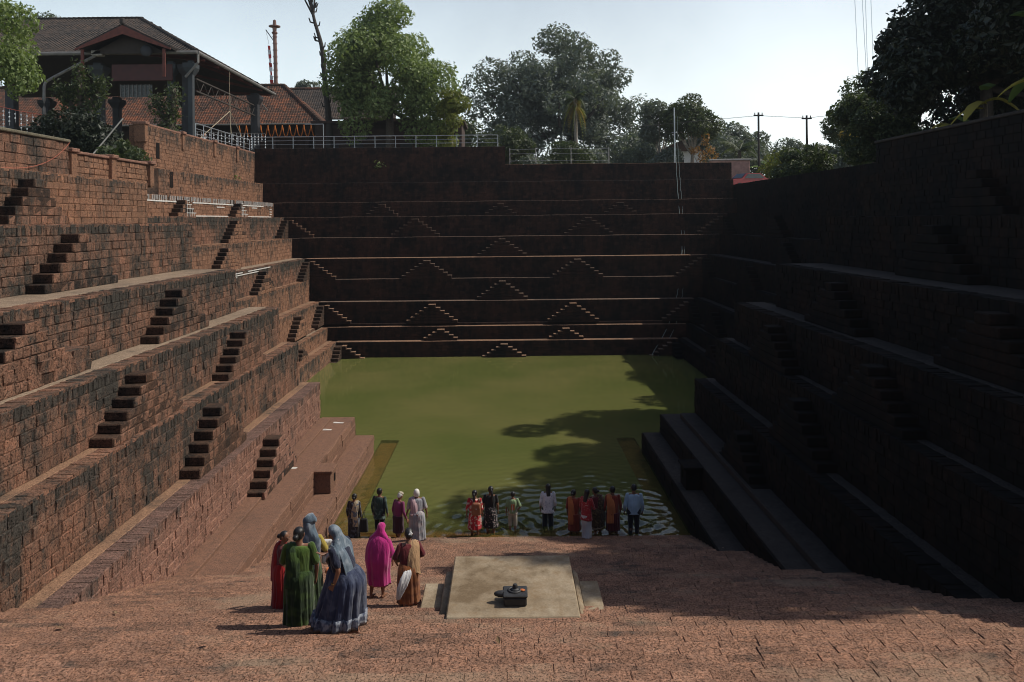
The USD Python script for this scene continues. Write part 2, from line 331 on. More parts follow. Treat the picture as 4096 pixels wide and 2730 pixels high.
back_tier('terrace_wall', 'topmost high part of the dark back wall, under the white railing', -20.9, 0.0, 66.5, 67.1, 13.2, 16.15, LAT_DARK, LEDGE_SHADE)
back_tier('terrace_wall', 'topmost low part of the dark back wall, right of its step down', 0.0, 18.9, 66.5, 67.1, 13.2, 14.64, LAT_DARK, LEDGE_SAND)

NEARNAME = ['low plinth at the water edge', 'broad plinth above the water edge', 'first tier above the plinths', 'second tier above the plinths', 'third tier above the plinths', 'fourth tier above the plinths', 'fifth tier above the plinths', 'sixth tier above the plinths']
LM = [LAT_SMOOTH, LAT_SMOOTH, LEDGE_SAND, LEDGE_SAND, LEDGE_GREY, LEDGE_GREY, LEDGE_SAND, LEDGE_SAND]
WM = [LAT_SMOOTH, LAT_SMOOTH, LAT_RED, LAT_SUN, LAT_SUN, LAT_SUN, LAT_SUN, LAT_ORANGE]
NTIERS = {}
for k, (X, z0, z1) in enumerate(NEAR):
    Xn = NEAR[k+1][0] if k+1 < len(NEAR) else 16.6
    d0 = 18.0 if k < 2 else (9.0 if k == 2 else -12.0)
    under = ground_z
    NTIERS[-1, k] = wall_tier('terrace_wall' if k > 1 else 'plinth', f'sunlit near left terrace wall of weathered laterite, {NEARNAME[k]}' if k > 1 else f'sunlit left {NEARNAME[k]} running into the paved steps', -1, X, Xn, d0, NEAR_END[k], z0, z1, WM[k], LM[k], singles=(0, 0, 300, 300, 300, 300, 300, 200)[k], under=under, top=0.30 if k > 1 else 0.0, bw=0.40 if k > 1 else 1.6, em=EM.get(k))
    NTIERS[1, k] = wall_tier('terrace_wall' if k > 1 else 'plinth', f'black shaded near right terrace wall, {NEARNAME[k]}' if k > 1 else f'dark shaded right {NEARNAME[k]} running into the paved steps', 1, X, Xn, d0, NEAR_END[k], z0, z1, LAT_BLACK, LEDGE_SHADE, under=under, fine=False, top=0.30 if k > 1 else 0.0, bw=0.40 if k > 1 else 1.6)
    # the end face that looks across the water
for s in (-1, 1):                               # narrow raised strip on the broad plinth, against the wall foot
    lv = tris(bbox(*sorted((s*(7.5 if s < 0 else 7.3), s*8.0)), 18.0, 33.7, 1.50, 1.66 if s < 0 else 1.76, 0.02))
    obj('kerb', lv, LAT_SMOOTH if s < 0 else LEDGE_SHADE, NTIERS[s, 1], prim={'tone': np.full(len(lv[0]), 0.5), 'hv': np.zeros(len(lv[0]))})
    lv = tris(bbox(*sorted((s*4.95, s*5.82)), 24.5, 36.4, -0.45, -0.13, 0.03))
    obj('sunken_ledge', lv, LEDGE_SAND, NTIERS[s, 0], prim={'tone': np.full(len(lv[0]), 0.6), 'hv': np.zeros(len(lv[0]))})
for i, (d, x, w) in enumerate(((33.4, -7.1, 0.42), (32.3, -7.35, 0.4), (27.3, -7.4, 0.30))):
    pts = np.array([[x+w*a, d+0.10*b+0.03*math.sin(9*a+i), 1.572] for a, b in ((-0.5, -1), (0.5, -0.8), (0.55, 0.7), (-0.5, 1))])
    obj('limewash_patch', prism(pts, (0, 0, 0.004)), WHITE_PAINT, NTIERS[-1, 1])
ft = thing('wall_footing', 'rough low footing along the foot of the near left wall, above the wide ledge', 'footing')
R = courses(-6.0, 19.0, 6.54, 7.1, top=0, w=0.44); emit_blocks(ft, blocks(R, (-9.95, 0, 0), (0, 1, 0), (0, 0, 1), (1, 0, 0), proud=(0.0, 0.06), jit=0.02), LAT_SUN, 120, near_key)
c_ = tris(bbox(-10.55, -9.96, -6.0, 19.0, 6.5, 7.1, 0.05)); obj('footing_core', c_, LAT_SUN, ft, prim={'tone': np.full(len(c_[0]), 0.4), 'hv': np.zeros(len(c_[0]))})
def plain(mesh):
    v = tris(mesh)[0]; return {'tone': np.full(len(v), 0.5), 'hv': np.zeros(len(v))}
# ---- parapets
def parapet(name, label, s, X, d0, d1, z0, z1, m, cm, thick=0.45, pillars=(), singles=0, cop=0.12, bw=0.55, hh=0.30):
    t = thing(name, label, 'wall')
    xa, xb = sorted((s*X, s*(X+thick)))
    c = box(xa, xb, d0, d1, z0-0.05, z1-0.02); obj('wall_core', c, m, t, prim={'tone': np.full(8, 0.3), 'hv': np.zeros(8)})
    R = courses(d0, d1, z0, z1, h=hh, w=bw, top=0)
    emit_blocks(t, blocks(R, (s*X, 0, 0), (0, 1, 0), (0, 0, 1), (-s, 0, 0), bevel=singles > 0, gap=0.014), m, singles, near_key)
    xa, xb = sorted((s*(X-0.10), s*(X+thick+0.08)))
    c = tris(bbox(xa, xb, d0, d1, z1, z1+cop, 0.03)); obj('coping', c, cm, t, prim=plain(c))
    for d in pillars:
        xa, xb = sorted((s*(X-0.17), s*(X+thick)))
        c = tris(bbox(xa, xb, d-0.2, d+0.2, z0, z1+0.03, 0.015)); obj('pillar', c, m, t, prim=plain(c))
        xa, xb = sorted((s*(X-0.25), s*(X+thick+0.1)))
        c = tris(bbox(xa, xb, d-0.27, d+0.27, z1+0.03, z1+cop+0.07, 0.03)); obj('pillar_cap', c, cm, t, prim=plain(c))
    return t
parapet('parapet_wall', 'sunlit left parapet of large mortared stones with mossy grey coping', -1, 16.6, -12, 30.3, 11.75, 13.1, LAT_SUN, COPING, singles=200, bw=0.62, hh=0.32)
parapet('parapet_wall', 'low sunlit left parapet with pillars beside the planted gap', -1, 16.65, 30.7, 37.6, 11.75, 12.72, LAT_ORANGE, LAT_RED, pillars=(30.5, 33.6, 37.2), singles=60, bw=0.4, hh=0.24)
parapet('parapet_wall', 'tall sunlit left parapet with four pillars and a brown coping', -1, 20.95, 46.04, 66.5, 14.75, 15.72, LAT_ORANGE, LAT_RED, pillars=(46.2, 51.6, 57.2, 62.0), cop=0.14, thick=0.5)
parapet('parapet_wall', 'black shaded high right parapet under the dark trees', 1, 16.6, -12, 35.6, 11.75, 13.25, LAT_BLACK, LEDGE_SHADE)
t = thing('retaining_wall', 'brown end wall of the tall left parapet beside the hedge gap', 'wall')
c = tris(bbox(-44.0, -21.6, 46.25, 46.6, 11.6, 14.7, 0.03)); obj('wall_core', c, LAT_DARK, t, prim=plain(c))
t = thing('drain_opening', 'two dark drain openings near the end of the tall left wall', 'drain')
for X_, z in ((20.9, 13.9), (20.1, 12.15)):
    c = tris(bbox(-X_-0.3, -X_+0.05, 47.6, 48.1, z, z+0.95, 0.01)); obj('drain_slot', c, LAT_BLACK, t, prim=plain(c))  # black block stands in for the shade inside the slot

# ---- pyramid stairs against the walls
def pyramid(label, side, c, face, z0, z1, n, m, t=0.33, w=0.55, group=None, facing=None, tread=None):
    """side: -1/+1 walls along y at x = side*face, 0 = back wall at y = face; c: centre along the wall"""
    r = (z1-z0)/(n+1)
    th = thing('pyramid_stair', label, 'staircase', group=group)
    for i in range(n):
        L = (n-1-i)*t+0.27; a, b = c-L, c+L
        ww = w+rng.uniform(-0.015, 0.015); e0, e1 = rng.uniform(-0.02, 0.02, 2)
        if side:
            xa, xb = sorted((side*(face+0.1), side*(face-ww))); g = bbox(xa, xb, a+e0, b+e1, z0+i*r, z0+(i+1)*r-0.004, 0.025)
        else: g = bbox(a+e0, b+e1, face-ww, face+0.1, z0+i*r, z0+(i+1)*r-0.004, 0.025)
        v, f = tris(g)
        v = v+0.018*(np.stack([meshkit.noise(v*3.1, 5+j) for j in range(3)], 1)-0.5)
        obj('step', (v, f), m, th, prim={'tone': np.full(len(v), rng.uniform(0.3, 0.7)), 'hv': np.zeros(len(v))})
    if tread is not None:                       # pale tread slabs, sunlight on the treads put into their colour
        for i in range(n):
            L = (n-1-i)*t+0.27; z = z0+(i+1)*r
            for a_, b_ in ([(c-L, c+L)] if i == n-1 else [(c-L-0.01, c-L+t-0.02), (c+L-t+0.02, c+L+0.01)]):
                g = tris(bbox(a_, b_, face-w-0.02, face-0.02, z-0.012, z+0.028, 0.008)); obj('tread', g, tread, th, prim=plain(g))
    if facing is not None:
        cells = []
        for i in range(n):
            L = (n-1-i)*t+0.27; u = c-L+0.01
            while u < c+L-0.05:
                b2 = min(u+rng.uniform(0.26, 0.42), c+L-0.01); b2 = c+L-0.01 if c+L-b2 < 0.12 else b2
                cells.append((u, b2, z0+i*r, z0+(i+1)*r-0.008)); u = b2
        emit_blocks(th, blocks(np.array(cells), (side*(face-w+0.012), 0, 0), (0, 1, 0), (0, 0, 1), (-side, 0, 0), proud=(0.012, 0.03)), facing, 60, near_key, name='facing_block')
    return th
def corner_stair(label, s, X, Y, z0, z1, n, ms, mb, t=0.33, w=0.55):
    r = (z1-z0)/(n+1); th = thing('corner_stair', label, 'staircase')
    for i in range(n):
        L = (n-1-i)*t+0.85
        za, zb = z0+i*r, z0+(i+1)*r-0.004
        xa, xb = sorted((s*(X-L+t-0.02), s*(X-L-0.01))); g = tris(bbox(xa, xb, Y-w-0.02, Y-0.02, zb-0.01, zb+0.03, 0.008)); obj('tread', g, LEDGE_SAND if s < 0 else LAT_STEPB, th, prim=plain(g))  # pale slab paints the sunlight on the tread
        xa, xb = sorted((s*(X+0.1), s*(X-w))); g = tris(bbox(xa, xb, Y-L, Y+0.1, za, zb, 0.025))
        obj('side_step', g, ms, th, prim=plain(g))
        xa, xb = sorted((s*(X-w-0.003), s*(X-L))); g = tris(bbox(xa, xb, Y-w, Y+0.1, za, zb, 0.025))
        obj('back_step', g, mb, th, prim=plain(g))
    return th
FT = {1: (0, 5), 2: (1, 4), 3: (3, 6), 4: (4, 6), 5: (5, 6), 6: (6, 6), 7: (7, 6), 8: (8, 4)}
def back_x(k, xs, where):
    i, n = FT[k]; X, Y, z0, z1 = FAR[i]
    for x, wd in zip(xs, where):
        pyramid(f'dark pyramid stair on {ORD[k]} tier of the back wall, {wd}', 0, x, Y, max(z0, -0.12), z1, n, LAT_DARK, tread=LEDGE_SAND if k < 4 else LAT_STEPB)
back_x(1, (-0.2,), ('at its centre by the water',)); back_x(2, (-4.9, 4.4), ('left of centre', 'right of centre'))
back_x(3, (-5.6, 5.0), ('left of centre', 'right of centre')); back_x(4, (-0.3,), ('at its centre',))
back_x(5, (-6.1, 5.5), ('left of centre', 'right of centre')); back_x(6, (-0.3,), ('at its centre',))
back_x(7, (-7.2, 6.6), ('left of centre', 'right of centre')); back_x(8, (-10.0, -0.4, 9.3), ('far left of centre', 'at its centre', 'far right of centre'))
for k in (1, 3, 5, 7):
    i, n = FT[k]; X, Y, z0, z1 = FAR[i]
    corner_stair(f'corner stair on the {ORD[k]} tier where sunlit left and dark back walls meet', -1, X, Y, max(z0, -0.2), z1, n, LAT_STEP, LAT_DARK)
    corner_stair(f'dark corner stair on the {ORD[k]} tier where right and back walls meet', 1, X, Y, max(z0, -0.2), z1, n, LAT_BLACK, LAT_DARK)
FARST = [(2, 50.5, 1.13, 2.12, 4, 13.4, 'beside the water'), (3, 53.2, 2.30, 3.93, 6, 14.2, 'beyond the near terraces'), (5, 50.2, 5.57, 7.15, 6, 15.6, 'under the bright ledge'),
         (6, 47.2, 7.15, 8.73, 6, 16.9, 'half hidden'), (7, 51.5, 8.73, 10.37, 6, 17.8, 'below the white painted wall'),
         (8, 45.9, 10.37, 11.57, 4, 18.9, 'whitewashed, nearer of two'), (8, 55.4, 10.37, 11.57, 4, 18.9, 'whitewashed, farther of two')]
WST = []
for k, d, z0, z1, n, X, wd in FARST:
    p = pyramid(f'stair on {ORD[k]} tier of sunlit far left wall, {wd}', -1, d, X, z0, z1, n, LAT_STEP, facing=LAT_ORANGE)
    if k == 8: WST.append((p, d))
    if k < 8: pyramid(f'black stair on the {ORD[k]} tier of the far right wall, {wd}', 1, d, X, z0, z1, n, LAT_BLACK)
NEARST = [(2, 26.1, 'by the blue veiled woman'), (3, 23.0, 'with dark stained side'), (4, 19.7, 'nearest the camera'), (4, 27.1, 'farther from the camera'),
          (5, 24.7, 'above the wide concrete ledge'), (5, 16.7, 'cut by the left edge'), (6, 22.4, 'above the highest grey ledge'), (7, 25.4, 'at the left edge under the parapet')]
for k, c, wd in NEARST:
    X, z0, z1 = NEAR[k]
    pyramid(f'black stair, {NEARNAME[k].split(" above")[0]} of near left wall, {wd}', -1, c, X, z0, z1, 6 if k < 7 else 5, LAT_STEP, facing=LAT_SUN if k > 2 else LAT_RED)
    wd = {'by the blue veiled woman': 'above the dark box', 'with dark stained side': 'middle height', 'cut by the left edge': 'near the right edge', 'at the left edge under the parapet': 'under the high parapet'}.get(wd, wd)
    pyramid(f'black shaded stair, {NEARNAME[k].split(" above")[0]} of near right wall, {wd}', 1, c, X, z0, z1, 6 if k < 7 else 5, LAT_BLACK)
# lime-washed joints on the eighth tier of the far left wall and on its two stairs
wt = thing('painted_joint_pattern', 'white painted joints on the eighth tier of the far left wall', 'paint marks')
X = 18.9; m_ = []
u = 40.4
while u < 64.4:
    if rng.random() < 0.9: m_.append(box(-X-0.01, -X+0.062, u, u+0.04, 11.28+rng.uniform(-0.05, 0.05), 11.56))
    u += rng.uniform(0.19, 0.25)
for a, b in ((40.4, 47.5), (48.0, 56.5), (57.0, 62.0)): m_.append(box(-X-0.01, -X+0.060, a, b, 11.20, 11.27))
for a, b, z in ((52.0, 53.4, 11.0), (59.2, 60.4, 11.05), (46.6, 64.0, 10.40)): m_.append(box(-X-0.01, -X+0.058, a, b, z, z+0.06))
for z in (10.6, 10.8, 11.0): m_.append(box(-X-0.01, -X+0.06, 63.6, 64.2, z, z+0.05))
obj('painted_joint', cat_(m_), WHITE_PAINT, wt, kind='stuff')
for p, c in WST:
    n, r, t_ = 4, (11.57-10.37)/5, 0.33; g = []
    for i in range(n):
        L = (n-1-i)*t_+0.27; z = 10.37+i*r
        g.append(box(-X+0.52, -X+0.585, c-0.1, c+L, z+r-0.035, z+r))
        u = c
        while u < c+L+0.01:
            g.append(box(-X+0.52, -X+0.58, u, u+0.035, z, z+r)); u += 0.33
    obj('painted_joint', cat_(g), WHITE_PAINT, p, kind='stuff')
g = [box(-15.6-0.01, -15.6+0.06, a, b, z, z+0.05) for a, b, z in ((38.5, 47, 7.02), (39, 50, 6.9), (48, 52.5, 7.03), (41, 46, 6.8))]
wt2 = thing('painted_joint_pattern', 'white painted lines under the bright ledge of the far left wall', 'paint marks')
obj('painted_line', cat_(g), WHITE_PAINT, wt2, kind='stuff')

# ---- box shaped stones on the low plinths
for s in (-1, 1):
    m = LAT_SMOOTH if s < 0 else LAT_BLACK
    t = thing('stone_box', 'brown stone box with a small niche on the low left plinth' if s < 0 else 'black shaded stone box on the low right plinth', 'stone box')
    xa, xb = sorted((s*6.62, s*6.02)); c = tris(bbox(xa, xb, 27.0, 27.85, 0.775, 1.47, 0.02)); obj('box_body', c, m, t, prim=plain(c))
    xa, xb = sorted((s*6.64, s*5.95)); c = tris(bbox(xa, xb, 26.93, 27.9, 1.47, 1.56, 0.02)); obj('box_lid', c, m, t, prim=plain(c))
    xa, xb = sorted((s*6.04, s*6.0)); c = box(xa, xb, 27.5, 27.68, 1.05, 1.3); obj('niche', c, LAT_BLACK, t, prim={'tone': np.zeros(8), 'hv': np.zeros(8)})  # niche is a black block, its inner shade given as colour

# ---- the paved steps that lead down to the water
pav = thing('stepped_pavement', 'reddish laterite paved steps sloping down to the green water', 'pavement', kind='structure')
TREAD = 0.40
rows, core_v, core_f = [], [], []
Bs = []
edges = [(25.07-0.4*i, 0.05+float(ground_z(25.07-0.4*i))) for i in range(-6, 96)]
for i, (d, z) in enumerate(edges):
    X = next((x for x, a, b in NEAR if b > z+0.02), 16.6)
    X = min(X, 15.5) if z > 10 else X
    r = 0.16
    core_v.append(box(-X-0.25, X+0.25, d-0.4-0.3, d-0.01, z-1.2, z-0.03))
    u = -X+0.0; cells = []
    u -= rng.uniform(0, 0.4)
    while u < X:
        w = rng.uniform(0.32, 0.52); a, b = max(u, -X-0.1), min(u+w, X+0.1)
        if b-a > 0.09: cells.append((a, b, d-0.4, d))
        u += w
    R = np.array(cells)
    B = blocks(R, (0, 0, z-0.035), (1, 0, 0), (0, 1, 0), (0, 0, 1), gap=0.0015, bev=0.008, proud=(0.015, 0.022), sink=0.13, jit=0.004)
    Bs.append(B)
cv = cat_(core_v); obj('step_core', cv, LAT_FLOOR, pav, prim={'tone': np.full(len(cv[0]), 0.8), 'hv': np.zeros(len(cv[0]))}, kind='stuff')
emit_blocks(pav, (np.concatenate([b[0] for b in Bs]), Bs[0][1], np.concatenate([b[2] for b in Bs])), LAT_FLOOR, 300, near_key, name='paving_stone', rest='paving_stone_rest')

# ---- platform with the dark linga stone
PLAT = laterite('platform_plaster', (0.40, 0.34, 0.25), (0.215, 0.155, 0.095), (0.15, 0.108, 0.066), (0.43, 0.60), pit=90.0, bump=0.2, grain=3.4, pitdark=0.75, speck=0.22)
t = thing('stone_platform', 'square plastered platform on the steps carrying a small dark shrine stone', 'platform')
def pl(name, b, bev=0.02):
    c = tris(bbox(*b, bev)); obj(name, c, PLAT, t, prim=plain(c))
pl('top_slab', (-1.0, 1.11, 12.42, 14.72, 3.25, 3.80))
pl('left_border', (-1.15, -0.985, 12.5, 14.55, 2.9, 3.60)); pl('right_border', (1.095, 1.24, 12.5, 14.55, 2.9, 3.62), 0.06)
pl('base_slab', (-0.98, 1.09, 12.7, 14.80, 2.5, 3.24))
pl('left_slab', (-1.52, -1.16, 13.30, 14.42, 2.7, 3.44)); pl('right_slab', (1.25, 1.60, 13.30, 14.42, 2.7, 3.46))
BLACKST = simple('black_stone', (0.022, 0.022, 0.023), 0.55, noise=0.35, scale=14.0, bump=0.15)
LX, LD, LZ = 0.095, 12.92, 3.80
t = thing('shrine_stone', 'small black square linga pedestal with spout on the platform', 'shrine stone')
obj('pedestal', bbox(LX-0.185, LX+0.185, LD-0.16, LD+0.17, LZ, LZ+0.14, 0.02), BLACKST, t)
obj('top_plate', bbox(LX-0.20, LX+0.20, LD-0.175, LD+0.185, LZ+0.14, LZ+0.185, 0.016), BLACKST, t)
sp = []
for dx, w_, h_ in ((-0.15, 0.075, 0.05), (-0.27, 0.06, 0.048), (-0.315, 0.035, 0.035)): sp += list((trimesh.creation.icosphere(1, 1.0).vertices*np.array([0.03, w_, h_]))+np.array([LX+dx, LD+0.01, LZ+0.135]))
obj('spout', m3.Manifold.hull_points(np.array(sp)), BLACKST, t, smooth=40)
obj('ring', trimesh.creation.torus(0.095, 0.022, 20, 8, transform=trimesh.transformations.translation_matrix((LX-0.01, LD+0.015, LZ+0.188))), BLACKST, t, smooth=True)
lg = trimesh.creation.revolve(np.array([[0, 0], [0.075, 0], [0.070, 0.03], [0.045, 0.045], [0.040, 0.085], [0.030, 0.105], [0.0, 0.115]]), sections=20); lg.apply_translation((LX, LD+0.02, LZ+0.18))
obj('linga', lg, BLACKST, t, smooth=40)
cl = trimesh.creation.icosphere(2, 1.0); cl.vertices *= (0.05, 0.036, 0.014); cl.vertices += 0.012*(np.stack([meshkit.noise(cl.vertices*60, j) for j in range(3)], 1)-0.5); cl.apply_translation((LX+0.115, LD+0.0, LZ+0.196))
tag(obj('flower_offering', cl, simple('marigold', (0.42, 0.12, 0.03), 0.8, noise=0.4, scale=60), smooth=True), 'orange flower offering lying on the black linga pedestal', 'flower')

# ---- water
MEN = [(-5.2, 25.3), (-4.1, 25.5), (-3.5, 25.3), (-1.08, 25.4), (-0.6, 25.6), (0.1, 25.8), (1.28, 26.0), (2.1, 25.5), (2.75, 25.4), (3.3, 25.4), (3.98, 25.4)]
xs = np.concatenate([np.linspace(-13.4, -6.2, 40)[:-1], np.arange(-6.2, 6.2, 0.062), np.linspace(6.2, 13.4, 40)])
dd = [24.55]
while dd[-1] < 59.3: dd.append(dd[-1]+min(0.062*(1+max(0, dd[-1]-33)*0.12), 0.5))
dd = np.array(dd)
GX, GD = np.meshgrid(xs, dd); W = np.zeros_like(GX); r2 = np.random.default_rng(5)
wx, wd_ = GX+0.25*(meshkit.noise(np.stack([GX*0.9, GD*0.9, 0*GX], -1), 3)-0.5), GD+0.25*(meshkit.noise(np.stack([GX*0.9, GD*0.9, 0*GX], -1), 4)-0.5)
for (mx, md) in MEN:
    for ox, od in ((0, 0), (r2.uniform(-0.8, 0.8), r2.uniform(0.2, 1.6))):
        rr = np.hypot(wx-mx-ox, wd_-md-od); lam = r2.uniform(0.42, 0.62)
        W += 0.0062*np.exp(-rr/3.2)*np.sin(2*np.pi*rr/lam+r2.uniform(0, 6)+3.0*meshkit.noise(np.stack([GX*0.8, GD*0.8, 0*GX+mx], -1), 6))*(0.3+1.1*meshkit.noise(np.stack([GX*0.7, GD*0.9, 0*GX+ox], -1), 7))
fade = np.exp(-np.maximum(GD-27, 0)/7.0)
W = W*fade+0.022*fade*(meshkit.fbm(np.stack([GX*1.7+2*wx, GD*3.0, 0*GX], -1), 3, 9)-0.5)+0.0022*(meshkit.fbm(np.stack([GX*0.9, GD*1.5, 0*GX], -1), 2, 19)-0.5)
bottom = np.where(GD < 27.4, 0.05+ground_z(GD), -2.6)
bottom = np.where((np.abs(GX) > 4.95) & (np.abs(GX) < 5.8) & (GD < 36.4), np.maximum(bottom, -0.13), bottom)
depth = np.clip(-bottom, 0, 3)
ny, nx = GX.shape; idx = np.arange(ny*nx).reshape(ny, nx)
F = np.stack([idx[:-1, :-1], idx[:-1, 1:], idx[1:, 1:], idx[1:, :-1]], -1).reshape(-1, 4)
WATER = mat('pond_water', {
    'g': ('geometry', {}), 'dep': ('attribute', dict(attribute='depth')), 'mp': ('mapping', dict(scale=(1.0, 1.6, 1.0))),
    'n': ('noise_texture', dict(scale=5.5, detail=3.0, roughness=0.55)), 'b': ('bump', dict(strength=0.10, distance=0.02)),
    'n2': ('noise_texture', dict(scale=0.16, detail=2.0)), 'c': ('rgb_ramp', dict(ramp=[(0.35, (0.084, 0.098, 0.027)), (0.65, (0.118, 0.116, 0.038))])),
    'm': ('map_range', dict(from_min=0.0, from_max=0.75, to_min=0.22, to_max=1.0, clamp=True)),
    'd': ('diffuse_bsdf', {}), 'tr': ('transparent_bsdf', dict(color=(0.86, 0.78, 0.48))), 'gl': ('glossy_bsdf', dict(color=(1, 1, 1), roughness=0.03)),
    'fr': ('fresnel', dict(IOR=1.33)), 'mix1': ('mix_closure', {}), 'mix2': ('mix_closure', {})},
    [('g.position', 'mp.vector'), ('mp.vector', 'n.vector'), ('g.position', 'n2.vector'), ('n2.fac', 'c.fac'), ('c.color', 'd.color'), ('n.fac', 'b.height'),
     ('b.normal', 'gl.normal'), ('b.normal', 'fr.normal'), ('dep.fac', 'm.value'), ('m.result', 'mix1.fac'), ('tr.BSDF', 'mix1.closure1'), ('d.BSDF', 'mix1.closure2'),
     ('fr.fac', 'mix2.fac'), ('mix1.closure', 'mix2.closure1'), ('gl.BSDF', 'mix2.closure2')], surface='mix2.closure')
obj('water', (np.stack([GX.ravel(), GD.ravel(), W.ravel()], 1), F), WATER, None, smooth=True, prim={'depth': depth.ravel()}, kind='structure', label='green pond water filling the stepped tank, rippled near the people', cat='water')
c = box(-13.2, 13.2, 26.0, 60, -2.75, -2.6)
obj('pond_bed', c, LEDGE_SAND, None, prim=plain(c), kind='structure', label='muddy bed under the green pond water', cat='ground')
# ------------------------------------------------------------------ ground round the tank
def smooth01(a): a = np.clip(a, 0, 1); return a*a*(3-2*a)
def top_z(x, y):
    x, y = np.asarray(x, float), np.asarray(y, float)
    left = 12.0+2.9*smooth01((y-46.0)/0.9)
    backl, backr = 15.15, 14.25
    back = backl+(backr-backl)*smooth01((x+1.0)/1.6)
    right = 12.1+0*x
    lr = np.where(x < 0, left, right)
    b = smooth01((y-66.9)/2.0)
    side = np.where((x > 18.95), smooth01((y-74)/10.0), b)
    z = lr*(1-side)+back*side
    far = smooth01((np.hypot(x, y-40)-120)/300)
    return z+far*2.0+0.25*(meshkit.fbm(np.stack([x*0.15, y*0.15, 0*x], -1), 3, 4)-0.5)*smooth01((np.hypot(x, y-40)-45)/20)
def axis(vals, inner, outer):
    return np.unique(np.round(np.concatenate([vals, np.arange(-inner, inner+1, 1.5), -np.geomspace(inner, outer, 18), np.geomspace(inner, outer, 18)]), 3))
gx = axis([-23.0, -21.3, -16.9, 16.9, 19.3], 60, 900)
gy = np.unique(np.round(np.concatenate([-np.geomspace(12, 500, 14), np.arange(-12, 110, 1.5), [46.0, 46.9, 37.4, 36.0, 66.95], np.geomspace(110, 1200, 16)]), 3))
GX2, GY2 = np.meshgrid(gx, gy); ZZ = top_z(GX2, GY2)
idx = np.arange(GX2.size).reshape(GX2.shape)
cxm, cym = (GX2[:-1, :-1]+GX2[1:, 1:])/2, (GY2[:-1, :-1]+GY2[1:, 1:])/2
hole = (np.abs(cxm) < 16.9) & (cym < 66.95) & (cym > -12)
hole |= (cxm < 0) & (cxm > -21.3) & (cym > 37.4) & (cym < 66.95)
hole |= (cxm > 0) & (cxm < 19.3) & (cym > 36.0) & (cym < 66.95)
hole |= (cxm < 0) & (cxm > -17.0) & (cym < 47) & (cym > -12)
F = np.stack([idx[:-1, :-1], idx[:-1, 1:], idx[1:, 1:], idx[1:, :-1]], -1)[~hole].reshape(-1, 4)
EARTH = mat('dry_earth_grass', {'g': ('geometry', {}), 'n': ('noise_texture', dict(scale=0.6, detail=8.0, roughness=0.7)), 'r': ('rgb_ramp', dict(ramp=[(0.35, (0.05, 0.06, 0.025)), (0.5, (0.11, 0.10, 0.05)), (0.68, (0.19, 0.13, 0.085))])),
    'b': ('bump', dict(strength=0.6, distance=0.08)), 'p': ('principled_bsdf', dict(roughness=0.95, specular_ior_level=0.1))},
    [('g.position', 'n.vector'), ('n.fac', 'r.fac'), ('r.color', 'p.base_color'), ('n.fac', 'b.height'), ('b.normal', 'p.normal')])
obj('ground', (np.stack([GX2.ravel(), GY2.ravel(), ZZ.ravel()], 1), F), EARTH, None, smooth=True, kind='structure', label='dry earth and grass around the top of the tank', cat='ground')
# dry grass fringe along the low back wall
n = 2600; r3 = np.random.default_rng(3)
bx, by = r3.uniform(0.6, 18.6, n), 67.1+r3.gamma(1.4, 0.5, n); bz = top_z(bx, by)
h = r3.uniform(0.15, 0.55, n); a = r3.uniform(0, 6.28, n); w = 0.03
v = np.stack([np.stack([bx-w*np.cos(a), by-w*np.sin(a), bz-0.05], 1), np.stack([bx+w*np.cos(a), by+w*np.sin(a), bz-0.05], 1), np.stack([bx+r3.normal(0, 0.12, n), by+r3.normal(0, 0.1, n), bz+h], 1)], 1).reshape(-1, 3)
GRASS = simple('dry_grass', (0.20, 0.17, 0.07), 0.9, noise=0.4, scale=1.5)
obj('grass', (v, np.arange(3*n).reshape(-1, 3)), GRASS, None, kind='stuff', label='dry yellow grass fringe along the top of the low back wall', cat='grass')

# ------------------------------------------------------------------ plants
def leafmat(name, c1, c2, trans=0.35, rough=0.5, spec=0.35):
    return mat(name, {'t': ('attribute', dict(attribute='tone')), 'r': ('rgb_ramp', dict(ramp=[(0.0, c1), (1.0, c2)])),
        'p': ('principled_bsdf', dict(roughness=rough, specular_ior_level=spec)), 'tl': ('translucent_bsdf', {}), 'm': ('mix_closure', dict(fac=trans)),
        'x': ('mix_color', dict(blend_type='multiply', fac=1.0, b=(1.0, 1.1, 0.5), use_clamp=False))},
        [('t.fac', 'r.fac'), ('r.color', 'p.base_color'), ('r.color', 'x.a'), ('x.result', 'tl.color'), ('p.BSDF', 'm.closure1'), ('tl.BSDF', 'm.closure2')], surface='m.closure')
LEAF_A = leafmat('leaf_bright', (0.095, 0.140, 0.040), (0.22, 0.275, 0.100))
LEAF_Y = leafmat('leaf_yellow_green', (0.09, 0.12, 0.02), (0.20, 0.20, 0.035))
LEAF_B = leafmat('leaf_hazed_grey_green', (0.075, 0.095, 0.080), (0.150, 0.170, 0.145), 0.3, 0.6)  # grey cast paints distance haze into the leaf colour
LEAF_C = leafmat('leaf_mid', (0.034, 0.052, 0.024), (0.080, 0.098, 0.042))
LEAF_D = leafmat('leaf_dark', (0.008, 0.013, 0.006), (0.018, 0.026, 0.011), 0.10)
LEAF_O = leafmat('leaf_orange', (0.20, 0.085, 0.02), (0.32, 0.16, 0.04))
LEAF_G = leafmat('palm_gold', (0.14, 0.11, 0.022), (0.27, 0.19, 0.04))
BARK = simple('bark_grey_brown', (0.075, 0.058, 0.045), 0.9, noise=0.45, scale=9.0, bump=0.6)
BARK_P = simple('bark_pale', (0.23, 0.20, 0.165), 0.9, noise=0.35, scale=7.0, bump=0.4)
BARK_D = simple('bark_dark', (0.035, 0.028, 0.024), 0.9, noise=0.4, scale=8.0, bump=0.5)
